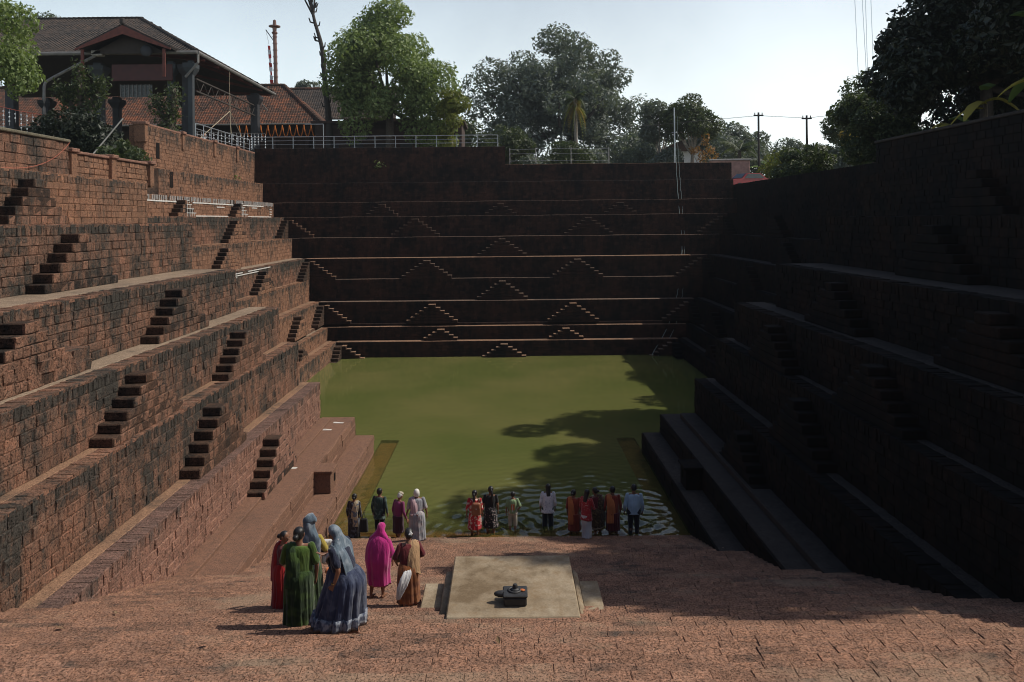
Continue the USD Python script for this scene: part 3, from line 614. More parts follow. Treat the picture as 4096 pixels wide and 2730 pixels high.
def leaves(P, Nn, size, r, tone=None, droop=0.2, asp=0.5):
    """diamond leaves at points P, roughly facing along Nn"""
    n = len(P); nn = Nn+r.normal(0, 0.75, (n, 3)); nn /= np.linalg.norm(nn, axis=1, keepdims=True)
    t = r.normal(0, 1, (n, 3)); t[:, 2] -= droop*2; t -= nn*(t*nn).sum(1, keepdims=True); t /= np.linalg.norm(t, axis=1, keepdims=True)+1e-9
    b = np.cross(nn, t); s = size*np.exp(np.clip(r.normal(-0.08, 0.38, n), -0.8, 0.45))[:, None]
    v = np.stack([P-t*s*0.5, P+b*s*0.5*asp+nn*s*0.06, P+t*s*0.5, P-b*s*0.5*asp+nn*s*0.06], 1)
    q = np.array([[0, 1, 2], [0, 2, 3]]); f = (q[None]+(np.arange(n)*4)[:, None, None]).reshape(-1, 3)
    tone = r.uniform(0, 1, n) if tone is None else tone
    return v.reshape(-1, 3), f, np.repeat(tone, 4)
def crown_points(clumps, n, r, shell=0.55):
    """points in a set of clumps (centre, radii): denser near each clump's outside"""
    C = np.array([c for c, _ in clumps]); Rr = np.array([np.broadcast_to(q, 3) for _, q in clumps])
    w = (Rr.prod(1))**(2/3); k = r.choice(len(C), n, p=w/w.sum())
    u = r.normal(0, 1, (n, 3)); u /= np.linalg.norm(u, axis=1, keepdims=True)
    rad = shell+(1-shell)*r.beta(2.0, 1.2, n); rad *= 0.80+0.42*meshkit.noise(u*2.3+k[:, None]*7.1, 2)
    tone = np.clip(0.5+0.25*r.normal(0, 1, n)+0.5*(meshkit.noise(C*0.9, 8)[k]-0.5), 0, 1)
    return C[k]+u*rad[:, None]*Rr[k], u, tone
def clumps_in(c, R, n, rr, r, low=-0.55, surf=0.55):
    out = []
    c, R = np.asarray(c, float), np.asarray(R, float)
    while len(out) < n:
        u = r.normal(0, 1, 3); u /= np.linalg.norm(u)
        if u[2] < low: continue
        q = r.uniform(surf, 1.0); out.append((c+u*q*R, rr*r.uniform(0.65, 1.25)*np.array([1, 1, 0.8])))
    return out
def tree(name, label, base, trunk_h, c, R, leaf, nleaf, nclump, rr, size, bark=BARK, tr=0.35, seed=1, low=-0.45, group=None, limbs=6, lean=(0, 0), extra=(), surf=0.55, asp=0.5, droop=0.2, cat='tree'):
    r = np.random.default_rng(seed); base = np.asarray(base, float)
    th = thing(name, label, cat, base, group=group)
    c = np.asarray(c, float)-base
    cl = clumps_in(c, R, nclump, rr, r, low, surf)+[(np.asarray(e[0])-base, e[1]) for e in extra]
    P, u, tone = crown_points(cl, nleaf, r)
    v, f, tn = leaves(P, u+np.array([0, 0, 0.35]), size, r, tone, droop, asp)
    obj('crown', (v, f), leaf, th, prim={'tone': tn})
    fork = np.array([lean[0], lean[1], trunk_h])
    tp = spline([(0, 0, -0.4), (lean[0]*0.3+r.normal(0, 0.08), lean[1]*0.3, trunk_h*0.45), fork], 9)
    obj('trunk', tube(tp, np.linspace(tr*1.15, tr*0.75, 9), 9), bark, th, smooth=True)
    pick = r.choice(len(cl), min(limbs, len(cl)), replace=False)
    for i in pick:
        e = cl[i][0]; mid = fork*0.45+e*0.55+r.normal(0, 0.06, 3)*R+np.array([0, 0, -0.08*R[2]])
        obj('limb', tube(spline([fork-np.array([0, 0, 0.2]), mid, e], 10), np.linspace(tr*0.6, tr*0.10, 10), 6), bark, th, smooth=True)
    return th

# ------------------------------------------------------------------ tiled roofs
TILE = mat('roof_tile_weathered', {'g': ('geometry', {}), 't': ('attribute', dict(attribute='tone')), 'n': ('noise_texture', dict(scale=0.55, detail=6.0, roughness=0.65)), 'n2': ('noise_texture', dict(scale=9.0, detail=4.0)),
    'a': ('math', dict(math_type='multiply_add', value2=0.35)), 'r': ('rgb_ramp', dict(ramp=[(0.40, (0.026, 0.024, 0.023)), (0.62, (0.048, 0.041, 0.037)), (0.88, (0.075, 0.055, 0.044))])), 'b': ('bump', dict(strength=0.3, distance=0.02)),
    'p': ('principled_bsdf', dict(roughness=0.85, specular_ior_level=0.2))}, [('g.position', 'n.vector'), ('g.position', 'n2.vector'), ('t.fac', 'a.value1'), ('n.fac', 'a.value3'), ('a.value', 'r.fac'), ('r.color', 'p.base_color'), ('n2.fac', 'b.height'), ('b.normal', 'p.normal')])
TILE_RED = mat('roof_tile_red', {'g': ('geometry', {}), 't': ('attribute', dict(attribute='tone')), 'n': ('noise_texture', dict(scale=0.5, detail=6.0, roughness=0.65)), 'n2': ('noise_texture', dict(scale=9.0, detail=4.0)),
    'a': ('math', dict(math_type='multiply_add', value2=0.30)), 'r': ('rgb_ramp', dict(ramp=[(0.42, (0.036, 0.028, 0.024)), (0.62, (0.080, 0.046, 0.034)), (0.86, (0.20, 0.075, 0.040))])), 'b': ('bump', dict(strength=0.3, distance=0.02)),
    'p': ('principled_bsdf', dict(roughness=0.85, specular_ior_level=0.2))}, [('g.position', 'n.vector'), ('g.position', 'n2.vector'), ('t.fac', 'a.value1'), ('n.fac', 'a.value3'), ('a.value', 'r.fac'), ('r.color', 'p.base_color'), ('n2.fac', 'b.height'), ('b.normal', 'p.normal')])
def inside(poly, p):
    c = np.zeros(len(p), bool); k = len(poly)
    for i in range(k):
        a, b = poly[i], poly[(i+1) % k]
        hit = ((a[1] > p[:, 1]) != (b[1] > p[:, 1])) & (p[:, 0] < (b[0]-a[0])*(p[:, 1]-a[1])/((b[1]-a[1]) or 1e-9)+a[0])
        c ^= hit
    return c
def tiling(poly, w=0.26, row=0.30, r=None, lift=0.035):
    """real tiles laid on a planar roof polygon given in 3d, first edge = eave"""
    r = r or np.random.default_rng(2); P = np.asarray(poly, float); O = P[0]
    U = P[1]-P[0]; U /= np.linalg.norm(U); N = np.cross(U, P[2]-P[0]); N /= np.linalg.norm(N)
    if N[2] < 0: N = -N
    V = np.cross(N, U); V = -V if np.dot(V, P[2]-P[0]) < 0 else V
    q = np.stack([(P-O)@U, (P-O)@V], 1)
    us = np.arange(q[:, 0].min()-w, q[:, 0].max()+w, w); vs = np.arange(q[:, 1].min(), q[:, 1].max()+row, row)
    A, B = np.meshgrid(us, vs); A = (A+(np.arange(len(vs)) % 2)[:, None]*w*0.0).ravel(); B = B.ravel()
    ok = inside(q, np.stack([A+w/2, B+row*0.5], 1)); A, B = A[ok], B[ok]; n = len(A)
    prof = [(0.0, 0.0), (0.25, 0.035), (0.5, 0.045), (0.75, 0.012), (1.0, 0.0)]
    h0 = lift+r.normal(0, 0.006, n)
    vv = []
    for tt, hh in ((-0.02, 1.0), (1.12, 0.25)):
        for a, z in prof:
            vv.append(O+(A+a*w*0.99)[:, None]*U+(B+tt*row)[:, None]*V+((h0*hh)+z+0.004)[:, None]*N)
    for a, z in prof:                           # visible front lip
        vv.append(O+(A+a*w*0.99)[:, None]*U+(B-0.02*row)[:, None]*V+(h0*0+0.0)[:, None]*N)
    v = np.stack(vv, 1); f = []
    for i in range(4):
        f += [[i, i+1, 6+i, 5+i], [10+i, 11+i, i+1, i]]
    F = (np.array(f)[None]+(np.arange(n)*15)[:, None, None]).reshape(-1, 4)
    return v.reshape(-1, 3), F, np.repeat(np.clip(r.normal(0.5, 0.25, n), 0, 1), 15)
def roof(th, poly, m, thick=0.12, seed=2, w=0.26, row=0.30, under=None, soft=True):
    P = np.asarray(poly, float); N = np.cross(P[1]-P[0], P[2]-P[0]); N /= np.linalg.norm(N); N = -N if N[2] < 0 else N
    obj('roof_deck', prism(P, -N*thick), under or WOOD_D, th)
    v, f, t = tiling(poly, w, row, np.random.default_rng(seed)); obj('roof_tiling', (v, f), m, th, prim={'tone': t}, kind='stuff')
def ridge(th, a, b, m, rad=0.14, name='ridge_tile_row'):
    a, b = np.asarray(a, float), np.asarray(b, float); L = np.linalg.norm(b-a); n = max(2, int(L/0.4)); ps, rs = [], []
    for i in range(n):
        ps += [a+(b-a)*(i/n), a+(b-a)*((i+0.97)/n)]; rs += [rad*1.12, rad*0.9]
    g = tube(ps, rs, 8); obj(name, g, m, th, prim={'tone': np.full(len(g[0]), 0.35)})
WOOD_D = simple('timber_dark', (0.028, 0.020, 0.016), 0.8, noise=0.3, scale=5.0)
WOOD_R = simple('timber_red_paint', (0.105, 0.024, 0.014), 0.7, noise=0.3, scale=4.0)
STEEL = simple('railing_steel', (0.36, 0.37, 0.38), 0.35, metal=0.7, noise=0.1, scale=6.0)
GUTTER = simple('gutter_grey', (0.15, 0.143, 0.132), 0.6, noise=0.2, scale=3.0)
COL = simple('column_blue_grey', (0.028, 0.034, 0.039), 0.7, noise=0.25, scale=3.0)
COLD = simple('column_dark', (0.022, 0.022, 0.026), 0.7, noise=0.25, scale=3.0)
WALL_D = simple('hall_wall_dark', (0.045, 0.026, 0.020), 0.9, noise=0.3, scale=1.5)
CONC = simple('concrete_grey', (0.30, 0.29, 0.27), 0.85, noise=0.2, scale=2.0)
ORANGE = simple('marigold_orange', (0.62, 0.17, 0.025), 0.8, noise=0.35, scale=30)
ROPE = simple('rope_tan', (0.36, 0.30, 0.21), 0.9)
HOSE = simple('hose_pale', (0.24, 0.30, 0.29), 0.5)
BULB = simple('bulb_glass_white', (0.62, 0.66, 0.70), 0.25)
WIRE = simple('wire_dark', (0.03, 0.03, 0.03), 0.7)

# ---- the pavilion
XL, XR, YF, YB, ZE, ZR = -46.0, -22.0, 57.0, 76.0, 22.25, 27.1
YM = (YF+YB)/2; XE = -30.3
pv = thing('temple_pavilion', 'large open temple pavilion with hipped brown tiled roof and red front gable', 'pavilion')
roof(pv, [(XL, YF, ZE), (XR, YF, ZE), (XE, YM, ZR), (XL, YM, ZR)], TILE, seed=3)
roof(pv, [(XR, YF, ZE), (XR, YB, ZE), (XE, YM, ZR)], TILE, seed=4)
roof(pv, [(XR, YB, ZE), (XL, YB, ZE), (XL, YM, ZR), (XE, YM, ZR)], TILE, seed=5, w=0.5, row=0.6)
ridge(pv, (XL, YM, ZR+0.05), (XE, YM, ZR+0.05), TILE); ridge(pv, (XR, YF, ZE+0.08), (XE, YM, ZR+0.05), TILE); ridge(pv, (XR, YB, ZE+0.08), (XE, YM, ZR+0.05), TILE)
for a, b in (((XL, YF-0.12, ZE-0.05), (XR+0.1, YF-0.12, ZE-0.05)), ((XR+0.1, YF-0.1, ZE-0.05), (XR+0.1, YB, ZE-0.05))):
    obj('gutter', tube([a, b], 0.13, 8), GUTTER, pv)
# front gablet
AX, AZ = -26.6, 23.95
for sx in (-1, 1):
    poly = [(AX+sx*3.3, YF-1.4, ZE+0.12), (AX, YF-1.4, AZ), (AX, YF+2.9, AZ), (AX+sx*3.3, YF+0.1, ZE+0.12)]
    poly = [poly[0], poly[3], poly[2], poly[1]]
    roof(pv, poly, TILE, seed=6+sx)
    lo, hi = np.array([AX+sx*3.35, YF-1.5, ZE-0.02]), np.array([AX, YF-1.5, AZ-0.10])
    obj('bargeboard', prism([lo, hi, hi-np.array([0, 0, 0.62]), lo-np.array([0, 0, 0.12])], (0, 0.08, 0)), WOOD_R, pv)
    obj('gable_brace', prism([(AX+sx*2.75, YF-1.42, ZE-0.05), (AX+sx*2.95, YF-1.42, ZE-0.05), (AX+sx*2.95, YF-1.42, ZE-2.0), (AX+sx*2.75, YF-1.42, ZE-2.0)], (0, 0.1, 0)), WOOD_R, pv)
ridge(pv, (AX, YF-1.55, AZ+0.06), (AX, YF+2.9, AZ+0.06), TILE, 0.12)
obj('gable_finial', bbox(AX-0.14, AX+0.14, YF-1.62, YF-1.35, AZ, AZ+0.38, 0.04), WOOD_D, pv)
obj('gable_panel', prism([(AX-2.7, YF-0.6, ZE-0.2), (AX+2.7, YF-0.6, ZE-0.2), (AX, YF-0.6, AZ-0.5)], (0, 0.06, 0)), WOOD_D, pv)
obj('wall_lamp', trimesh.creation.icosphere(2, 0.42, face_colors=None).apply_transform(trimesh.transformations.compose_matrix(scale=(1, 0.5, 1), translate=(AX+1.45, YF-1.0, ZE-0.1))), COLD, pv, smooth=True)
obj('sign_board', bbox(-28.3, -23.9, YF+0.4, YF+0.5, 20.3, 21.5, 0.03), simple('sign_red', (0.055, 0.012, 0.010), 0.6, noise=0.25, scale=2.0), pv)
obj('lattice_panel', bbox(-27.9, -25.6, YF+0.9, YF+0.96, 19.2, 20.1, 0.02), simple('lattice_grey', (0.12, 0.13, 0.13), 0.8, noise=0.7, scale=9.0), pv)
for i in range(8): obj('lattice_bar', box(-27.9+0.3*i, -27.85+0.3*i, YF+0.8, YF+0.9, 19.2, 20.1), GUTTER, pv)
for x, y, w_, m in ((-23.1, 58.2, 0.42, COLD), (-22.65, 57.6, 0.24, COL), (-29.6, 58.2, 0.40, COL), (-36.0, 58.2, 0.42, COLD), (-22.7, 72.5, 0.42, COLD), (-24.2, 57.9, 0.3, COL), (-29.6, 74.0, 0.4, COLD), (-36, 74, 0.4, COLD), (-42.5, 58.2, 0.42, COLD), (-42.5, 74, 0.42, COLD)):
    w_ = w_*0.78
    c = obj('column', bbox(x-w_, x+w_, y-w_, y+w_, 14.6, ZE-0.5, 0.04), m, pv)
    obj('capital', m3.Manifold.hull_points(np.array([[x+sx*a, y+sy*a, z] for a, z in ((w_+0.02, ZE-1.5), (w_+0.25, ZE-1.05), (w_+0.25, ZE-0.75)) for sx in (-1, 1) for sy in (-1, 1)])), m, c)
# timber / steel trusses under the right hand slope
for y in np.linspace(58.5, 75.0, 7):
    obj('rafter', prism([(XR, y, ZE-0.16), (XE, y, ZE-0.16+(ZR-ZE)*0.98*min(1, abs(1-abs(y-YM)/(YM-YF))+0.02)), (XE, y, ZE-0.36+(ZR-ZE)*0.98*min(1, abs(1-abs(y-YM)/(YM-YF))+0.02)), (XR, y, ZE-0.36)], (0, 0.12, 0)), WOOD_R, pv)
for z in (20.55, 19.65): obj('truss_chord', box(-22.75, -22.6, 58.5, 74.0, z, z+0.10), WOOD_D, pv)
zz = np.linspace(58.6, 73.8, 21)
for i in range(20):
    a, b = (19.75, 20.55) if i % 2 else (20.55, 19.75)
    obj('truss_web', tube([(-22.68, zz[i], a), (-22.68, zz[i+1], b)], 0.03, 5), WOOD_D, pv)
for y0_ in (60, 66):
    for i in range(8):
        obj('ceiling_bar', tube([(-30+i*1.0, 74.0, 20.4+(i % 2)*1.2), (-29+i*1.0, 74.0, 20.4+((i+1) % 2)*1.2)], 0.03, 5), GUTTER, pv) if y0_ == 60 else None
obj('gutter_pipe', tube(spline([(-28.9, 56.7, 22.1), (-30.2, 56.2, 21.2), (-31.6, 55.4, 20.1), (-31.9, 55.2, 19.2), (-31.9, 55.2, 16.5), (-31.9, 55.2, 14.6)], 24), 0.10, 10), GUTTER, pv, smooth=True)
obj('pipe_joint', bbox(-29.3, -28.5, 56.4, 57.0, 21.95, 22.35, 0.08), CONC, pv)
obj('gutter_pipe', tube([(XR+0.1, 57.0, 22.2), (XR+0.1, 57.0, 21.5), (-22.9, 57.2, 20.5)], 0.09, 8), GUTTER, pv)
obj('floor', box(-46, -22.0, 58, 75.5, 14.7, 15.0), CONC, pv)
# ---- lower tiled halls behind
hb = thing('temple_hall', 'long low temple hall with red tiled hip roof behind the pavilion', 'hall')
HE, HR, HX, HY0, HY1 = 19.9, 24.6, -18.4, 80.0, 90.0
roof(hb, [(-56, HY0, HE), (HX, HY0, HE), (-23.6, HY0+5.2, HR), (-56, HY0+5.2, HR)], TILE_RED, seed=11)
roof(hb, [(HX, HY0, HE), (HX, HY1+0.5, HE), (-23.6, HY0+5.2, HR)], TILE_RED, seed=12)
ridge(hb, (HX, HY0, HE+0.08), (-23.6, HY0+5.2, HR+0.08), TILE_RED, 0.2); ridge(hb, (-56, HY0+5.2, HR+0.08), (-23.6, HY0+5.2, HR+0.08), TILE_RED, 0.16)
obj('gutter', tube([(-56, HY0-0.1, HE-0.05), (HX, HY0-0.1, HE-0.05)], 0.09, 6), GUTTER, hb)
obj('wall', box(-56, -20.2, 82.4, 88, 14.7, 20.6), WALL_D, hb)
for x in np.arange(-54, -19, 3.4): obj('column', bbox(x-0.22, x+0.22, 80.7, 81.1, 14.7, HE-0.06, 0.03), WALL_D, hb)
obj('bench', bbox(-21.8, -17.6, 74.0, 75.2, 15.1, 15.75, 0.05), simple('bench_blue_grey', (0.14, 0.20, 0.23), 0.6, noise=0.2, scale=2), hb)
hw = thing('temple_hall', 'farther temple hall with grey brown tiled roof left of the bright green tree', 'hall')
roof(hw, [(-26, 87.5, 21.3), (-12.0, 87.5, 21.3), (-12.0, 92.5, 25.4), (-26, 92.5, 25.4)], TILE, seed=13)
ridge(hw, (-26, 92.5, 25.48), (-12.0, 92.5, 25.48), TILE_RED, 0.16)
obj('wall', box(-17.9, -10, 88.6, 92, 14.7, 21.4), WALL_D, hw)
obj('porch_sheet', prism([(-17.9, 85.6, 20.15), (-9, 85.6, 20.15), (-9, 88.4, 20.8), (-17.9, 88.4, 20.8)], (0, 0, 0.05)), simple('sheet_pinkish', (0.42, 0.24, 0.19), 0.7, noise=0.2, scale=2), hw)
dk = thing('hall_wall', 'dark low building front behind the railing below the green tree', 'building')
obj('wall', bbox(-18.6, -4.2, 78.2, 84.0, 14.9, 19.6, 0.05), WALL_D, dk); obj('roof_slab', bbox(-18.9, -3.9, 77.6, 84.3, 19.6, 19.85, 0.04), WALL_D, dk)
for x in np.arange(-17.5, -5, 2.4): obj('doorway', box(x, x+1.2, 78.12, 78.19, 15.0, 17.6), COLD, dk)
# ---- garlands, string lights
ga = thing('marigold_garland', 'orange marigold garland hanging in loops under the hall eave', 'garland')
for i in range(11):
    x0 = -26.6+i*0.72; p = [(x0+0.72*t, 79.75, 19.72-1.15*(1-(2*t-1)**2)) for t in np.linspace(0, 1, 11)]
    obj('loop', tube(p, 0.055, 5), ORANGE, ga)
obj('end_strand', tube([(-18.72, 79.75, 19.75), (-18.7, 79.75, 18.1)], 0.06, 5), ORANGE, ga)
def lights(label, a, b, n, sag, drop):
    th = thing('string_light', label, 'string lights'); a, b = np.array(a, float), np.array(b, float)
    P = [a+(b-a)*t-np.array([0, 0, sag*4*t*(1-t)]) for t in np.linspace(0, 1, n)]
    obj('cable', tube(P, 0.02, 4), simple('cable_red', (0.25, 0.05, 0.03), 0.7) if n == 14 else WIRE, th)
    g = []
    for i, p in enumerate(P):
        k = 2+(i*7) % 4
        for j in range(k):
            b_ = trimesh.creation.icosphere(1, 0.055); b_.apply_translation(p-np.array([0, 0, 0.25+drop*j])); g.append(b_)
        g.append(tube([p, p-np.array([0, 0, 0.25+drop*k])], 0.008, 3))
    obj('bulb_strand', cat_(g), BULB, th, kind='stuff')
lights('red cabled string of hanging bulbs at the left edge under the pavilion', (-33.5, 52.0, 17.9), (-28.5, 52.0, 17.0), 14, 0.15, 0.28)
lights('white string of hanging bulbs across the pavilion front right of the middle column', (-26.5, 56.5, 16.9), (-20.0, 66.5, 17.4), 34, 0.1, 0.22)
# ---- railing on the left and back walls
def railing(label, pts, h, step, group=None):
    th = thing('railing', label, 'railing'); pts = np.array(pts, float)
    for z in (h, h*0.68, h*0.36): obj('rail', tube(pts+np.array([0, 0, z]), 0.035 if z == h else 0.022, 6), STEEL, th)
    for a, b in zip(pts[:-1], pts[1:]):
        n = max(1, round(np.linalg.norm(b-a)/step))
        for i in range(n):
            p = a+(b-a)*i/n; obj('post', tube([p, p+np.array([0, 0, h])], 0.035, 6), STEEL, th); obj('base_plate', bbox(p[0]-0.07, p[0]+0.07, p[1]-0.07, p[1]+0.07, p[2], p[2]+0.05, 0.01), STEEL, th)
    p = pts[-1]; obj('post', tube([p, p+np.array([0, 0, h])], 0.035, 6), STEEL, th)
railing('steel railing with three rails on the left wall by the tall parapet', [(-21.35, 55.0, 15.75), (-21.35, 66.6, 15.75)], 1.15, 1.45)
railing('steel railing with three rails along the top of the high back wall', [(-21.2, 66.85, 16.15), (-0.6, 66.85, 16.15)], 1.0, 1.75)
fr = thing('frame_post', 'thin grey goalpost shaped pipe behind the railing', 'post')
obj('upright', tube([(-15.6, 68.5, 15.1), (-15.6, 68.5, 18.4)], 0.04, 6), STEEL, fr); obj('crossbar', tube([(-15.6, 68.5, 18.4), (-17.2, 68.5, 18.4)], 0.035, 6), STEEL, fr)
# ---- flag mast
fm_ = thing('temple_flag_mast', 'tall banded copper temple flag mast behind the red tiled hall', 'flag mast')
FX, FY = -24.75, 86.0; COPPER = simple('copper_dull', (0.16, 0.085, 0.065), 0.45, metal=0.4, noise=0.3, scale=3.0)
obj('mast', tube([(FX+0.25, FY, 14.8), (FX, FY, 31.0)], 0.20, 10), COPPER, fm_, smooth=True)
for z in np.arange(23.5, 30.6, 0.72): obj('band', tube([(FX+0.25*(31-z)/16, FY, z), (FX+0.25*(31-z)/16, FY, z+0.10)], 0.25, 10), COPPER, fm_)
obj('capital', trimesh.creation.revolve(np.array([[0, 0], [0.22, 0], [0.33, 0.15], [0.2, 0.3], [0.24, 0.7], [0.62, 0.8], [0.62, 0.9], [0.2, 0.95], [0.16, 1.5], [0, 1.6]]), sections=14).apply_translation((FX, FY, 30.3)), COPPER, fm_, smooth=40)
obj('yard_arm', tube([(FX-0.05, FY, 29.5), (FX-0.95, FY, 30.8)], 0.05, 6), WOOD_D, fm_)
RED = simple('flag_red', (0.42, 0.03, 0.025), 0.8); WHT = simple('flag_white', (0.62, 0.62, 0.62), 0.8)
fl = thing('flag_streamer', 'red and white cloth streamer hanging from the flag mast arm', 'flag')
obj('cord', tube([(FX-0.95, FY, 30.8), (FX-0.62, FY, 29.2)], 0.015, 4), ROPE, fl)
for i in range(9):
    z = 29.1-i*0.46; a = 0.6*math.sin(i*1.9)
    c, s = math.cos(a), math.sin(a); w = 0.13+0.03*(i % 3); x0 = FX-0.62+0.03*i
    obj('pennant', prism([(x0-w*c, FY-w*s, z), (x0+w*c, FY+w*s, z-0.05), (x0+w*0.8*c+0.05, FY+w*s, z-0.46), (x0-w*0.7*c, FY-w*s, z-0.52)], (0, 0.03, 0.0)), RED if i % 2 == 0 else WHT, fl)
# ---- ropes, poles, mast
tp = thing('rope_tripod', 'three tan ropes spread from one knot behind the left railing', 'ropes')
K = np.array([-21.9, 63.5, 18.9])
for e in ((-22.3, 57.8, 16.0), (-21.2, 62.0, 14.5), (-21.4, 65.8, 16.4)): obj('rope', tube([K, e], 0.025, 5), ROPE, tp)
obj('rope', tube([K, K+np.array([0, 0, 3.2])], 0.02, 5), ROPE, tp)
mp_ = thing('pipe_mast', 'thin grey pipe mast standing at the right end of the back wall', 'mast')
obj('pole', tube([(14.25, 66.9, 14.6), (14.25, 66.9, 19.3)], 0.05, 6), STEEL, mp_); obj('cross_arm', tube([(14.0, 66.9, 17.2), (14.5, 66.9, 17.2)], 0.03, 5), STEEL, mp_)
for i, (dx, nm) in enumerate(((0.0, 'left'), (0.22, 'right'))):
    obj('hose', tube(spline([(14.2+dx, 66.4, 18.5), (14.2+dx, 66.2, 15), (14.1+dx*1.2, 64.6, 10.4), (13.8+dx, 62.5, 7.2), (12.6+dx*2.2, 60.2, 3.0), (11.0+dx*2.5, 58.5, 0.6), (10.8+dx, 58.0, -0.3)], 40), 0.012 if i else 0.018, 5), HOSE, None, smooth=True, label=f'thin pale hose hanging down the dark back wall, the {nm} of two', cat='hose')
for x, y, zt, lab in ((23.9, 75.0, 19.9, 'dark utility pole with one wire, left of the two beyond the right wall'), (27.3, 72.0, 19.2, 'dark utility pole with small crossarm, right of the two beyond the right wall')):
    u = thing('utility_pole', lab, 'utility pole'); obj('pole', tube([(x, y, 12.0), (x, y, zt)], [0.12, 0.09], 8), BARK_D, u)
    obj('crossarm', box(x-0.45, x+0.45, y-0.06, y+0.06, zt-0.35, zt-0.22), BARK_D, u)
    for dx in (-0.35, 0.35): obj('insulator', tube([(x+dx, y, zt-0.22), (x+dx, y, zt-0.02)], 0.05, 6), CONC, u)
pw = thing('power_line', 'thin power line strung between the two utility poles', 'power line')
obj('wire', tube([(10, 80, 19.0), (23.9, 75, 19.6), (27.3, 72, 18.95), (40, 66, 19.8)], 0.02, 4), WIRE, pw)
tn_ = thing('steel_mast_stay', 'faint bundle of thin stay wires rising beside the dark right trees', 'stay wires')
for i, (xa, xb) in enumerate(((35.1, 34.3), (35.8, 35.4), (36.5, 35.9), (36.0, 35.0))): obj('wire', tube([(xa, 78, 12.5), (xb, 78, 34)], 0.025, 4), STEEL, tn_)
fp = thing('mesh_fence', 'low wire fence with thin posts behind the lower back wall', 'fence')
for x in (0.4, 2.6, 5.6, 8.8): obj('post', tube([(x, 67.6, 14.2), (x, 67.6, 16.1)], 0.04, 6), CONC, fp)
for z in (15.0, 15.6, 16.0): obj('wire', tube([(0.4, 67.6, z), (8.8, 67.6, z)], 0.012, 4), STEEL, fp)
sl = thing('slack_hose', 'grey hose looped down from the end of the tall left parapet', 'hose')
obj('hose', tube(spline([(-20.9, 43.6, 15.75), (-21.3, 42.6, 14.6), (-21.6, 41.2, 13.3), (-21.2, 39.4, 12.7)], 20), 0.045, 6), simple('hose_grey', (0.13, 0.13, 0.12), 0.6), sl, smooth=True)
rp = thing('red_rope', 'thin red rope lying in a curve over the left parapet stones', 'rope')
obj('rope', tube(spline([(-16.5, 30.2, 13.1), (-16.5, 28.5, 12.2), (-16.5, 26.6, 11.9), (-16.5, 24.5, 11.9)], 24), 0.010, 5), simple('rope_red', (0.35, 0.10, 0.06), 0.8), rp)

# ------------------------------------------------------------------ trees
tree('broadleaf_tree', 'bright green sunlit broadleaf tree behind the back wall railing', (-11.0, 76, 15.0), 6.0, (-10.9, 76, 24.2), (4.9, 4.2, 6.3), LEAF_A, 42000, 52, 1.8, 0.34, tr=0.42, seed=21, low=-0.75,
     extra=[((-6.3, 75, 22.6), (2.3, 2.2, 2.8)), ((-7.6, 75, 19.4), (2.4, 1.9, 2.6)), ((-5.8, 75, 19.0), (1.6, 1.8, 2.6)), ((-14.6, 75.5, 22.4), (1.8, 2, 2.2)), ((-12.8, 76, 27.8), (2.4, 2, 2.2)), ((-10.6, 76, 29.6), (2.0, 2, 1.5)), ((-14.0, 75, 19.4), (1.7, 1.8, 2.0))], limbs=9)
tree('yellow_green_tree', 'narrow yellow green tree at the right side of the bright green tree', (-4.9, 72.5, 15.1), 2.6, (-4.9, 72.5, 19.4), (1.0, 1.1, 3.4), LEAF_Y, 5500, 14, 0.85, 0.26, bark=BARK_P, tr=0.2, seed=22, limbs=4, low=-0.8)
tree('rain_tree', 'huge hazy grey green spreading tree beyond the lower back wall', (9.0, 108, 14.5), 8.5, (7.6, 108, 25.2), (11.6, 8, 9.4), LEAF_B, 64000, 120, 2.1, 0.44, bark=BARK_D, tr=0.8, seed=31, low=-0.8, limbs=16,
     extra=[((-3.6, 107, 27.8), (2.6, 2.5, 2.2)), ((-4.4, 106, 25.0), (2.2, 2.4, 1.8)), ((-1.5, 106, 29.8), (2.4, 2.4, 1.8)), ((18.0, 107, 24), (2.6, 2.5, 2.6)), ((17.5, 107, 20.0), (2.8, 2.5, 3.0)), ((0.5, 105, 19.5), (3.5, 2.5, 2.6)), ((5.5, 105, 18.5), (3.5, 2.5, 2.6)), ((12, 105, 18.5), (3.5, 2.5, 2.6)), ((7.0, 106, 34.0), (2.4, 2.4, 2.0))], surf=0.35)
tree('leafy_bush', 'dark green bush at the foot of the huge tree, right side', (15.5, 84, 14.3), 1.0, (15.5, 84, 16.2), (2.6, 2, 1.6), LEAF_B, 5000, 12, 1.1, 0.3, seed=32, low=-0.8, limbs=3, tr=0.1, cat='bush')
tree('leafy_bush', 'dark green bush at the foot of the huge tree, left side by the railing', (0.0, 82, 14.8), 1.0, (0.0, 82, 16.9), (3.4, 2, 2.0), LEAF_C, 6000, 14, 1.2, 0.3, seed=33, low=-0.8, limbs=3, tr=0.1, cat='bush')
tree('leafy_bush', 'dark green bush below the golden palm', (6.6, 80, 14.3), 1.0, (6.6, 80, 15.8), (2.4, 2, 1.6), LEAF_C, 4500, 12, 1.1, 0.3, seed=34, low=-0.8, limbs=3, tr=0.1, cat='bush')
tree('forked_tree', 'green tree with pale forked trunks and orange lower leaves beyond the back wall', (19.8, 84, 13.6), 3.2, (19.8, 84, 19.8), (2.5, 2.2, 3.0), LEAF_C, 9000, 20, 1.2, 0.30, bark=BARK_P, tr=0.22, seed=35, low=-0.4, limbs=8)
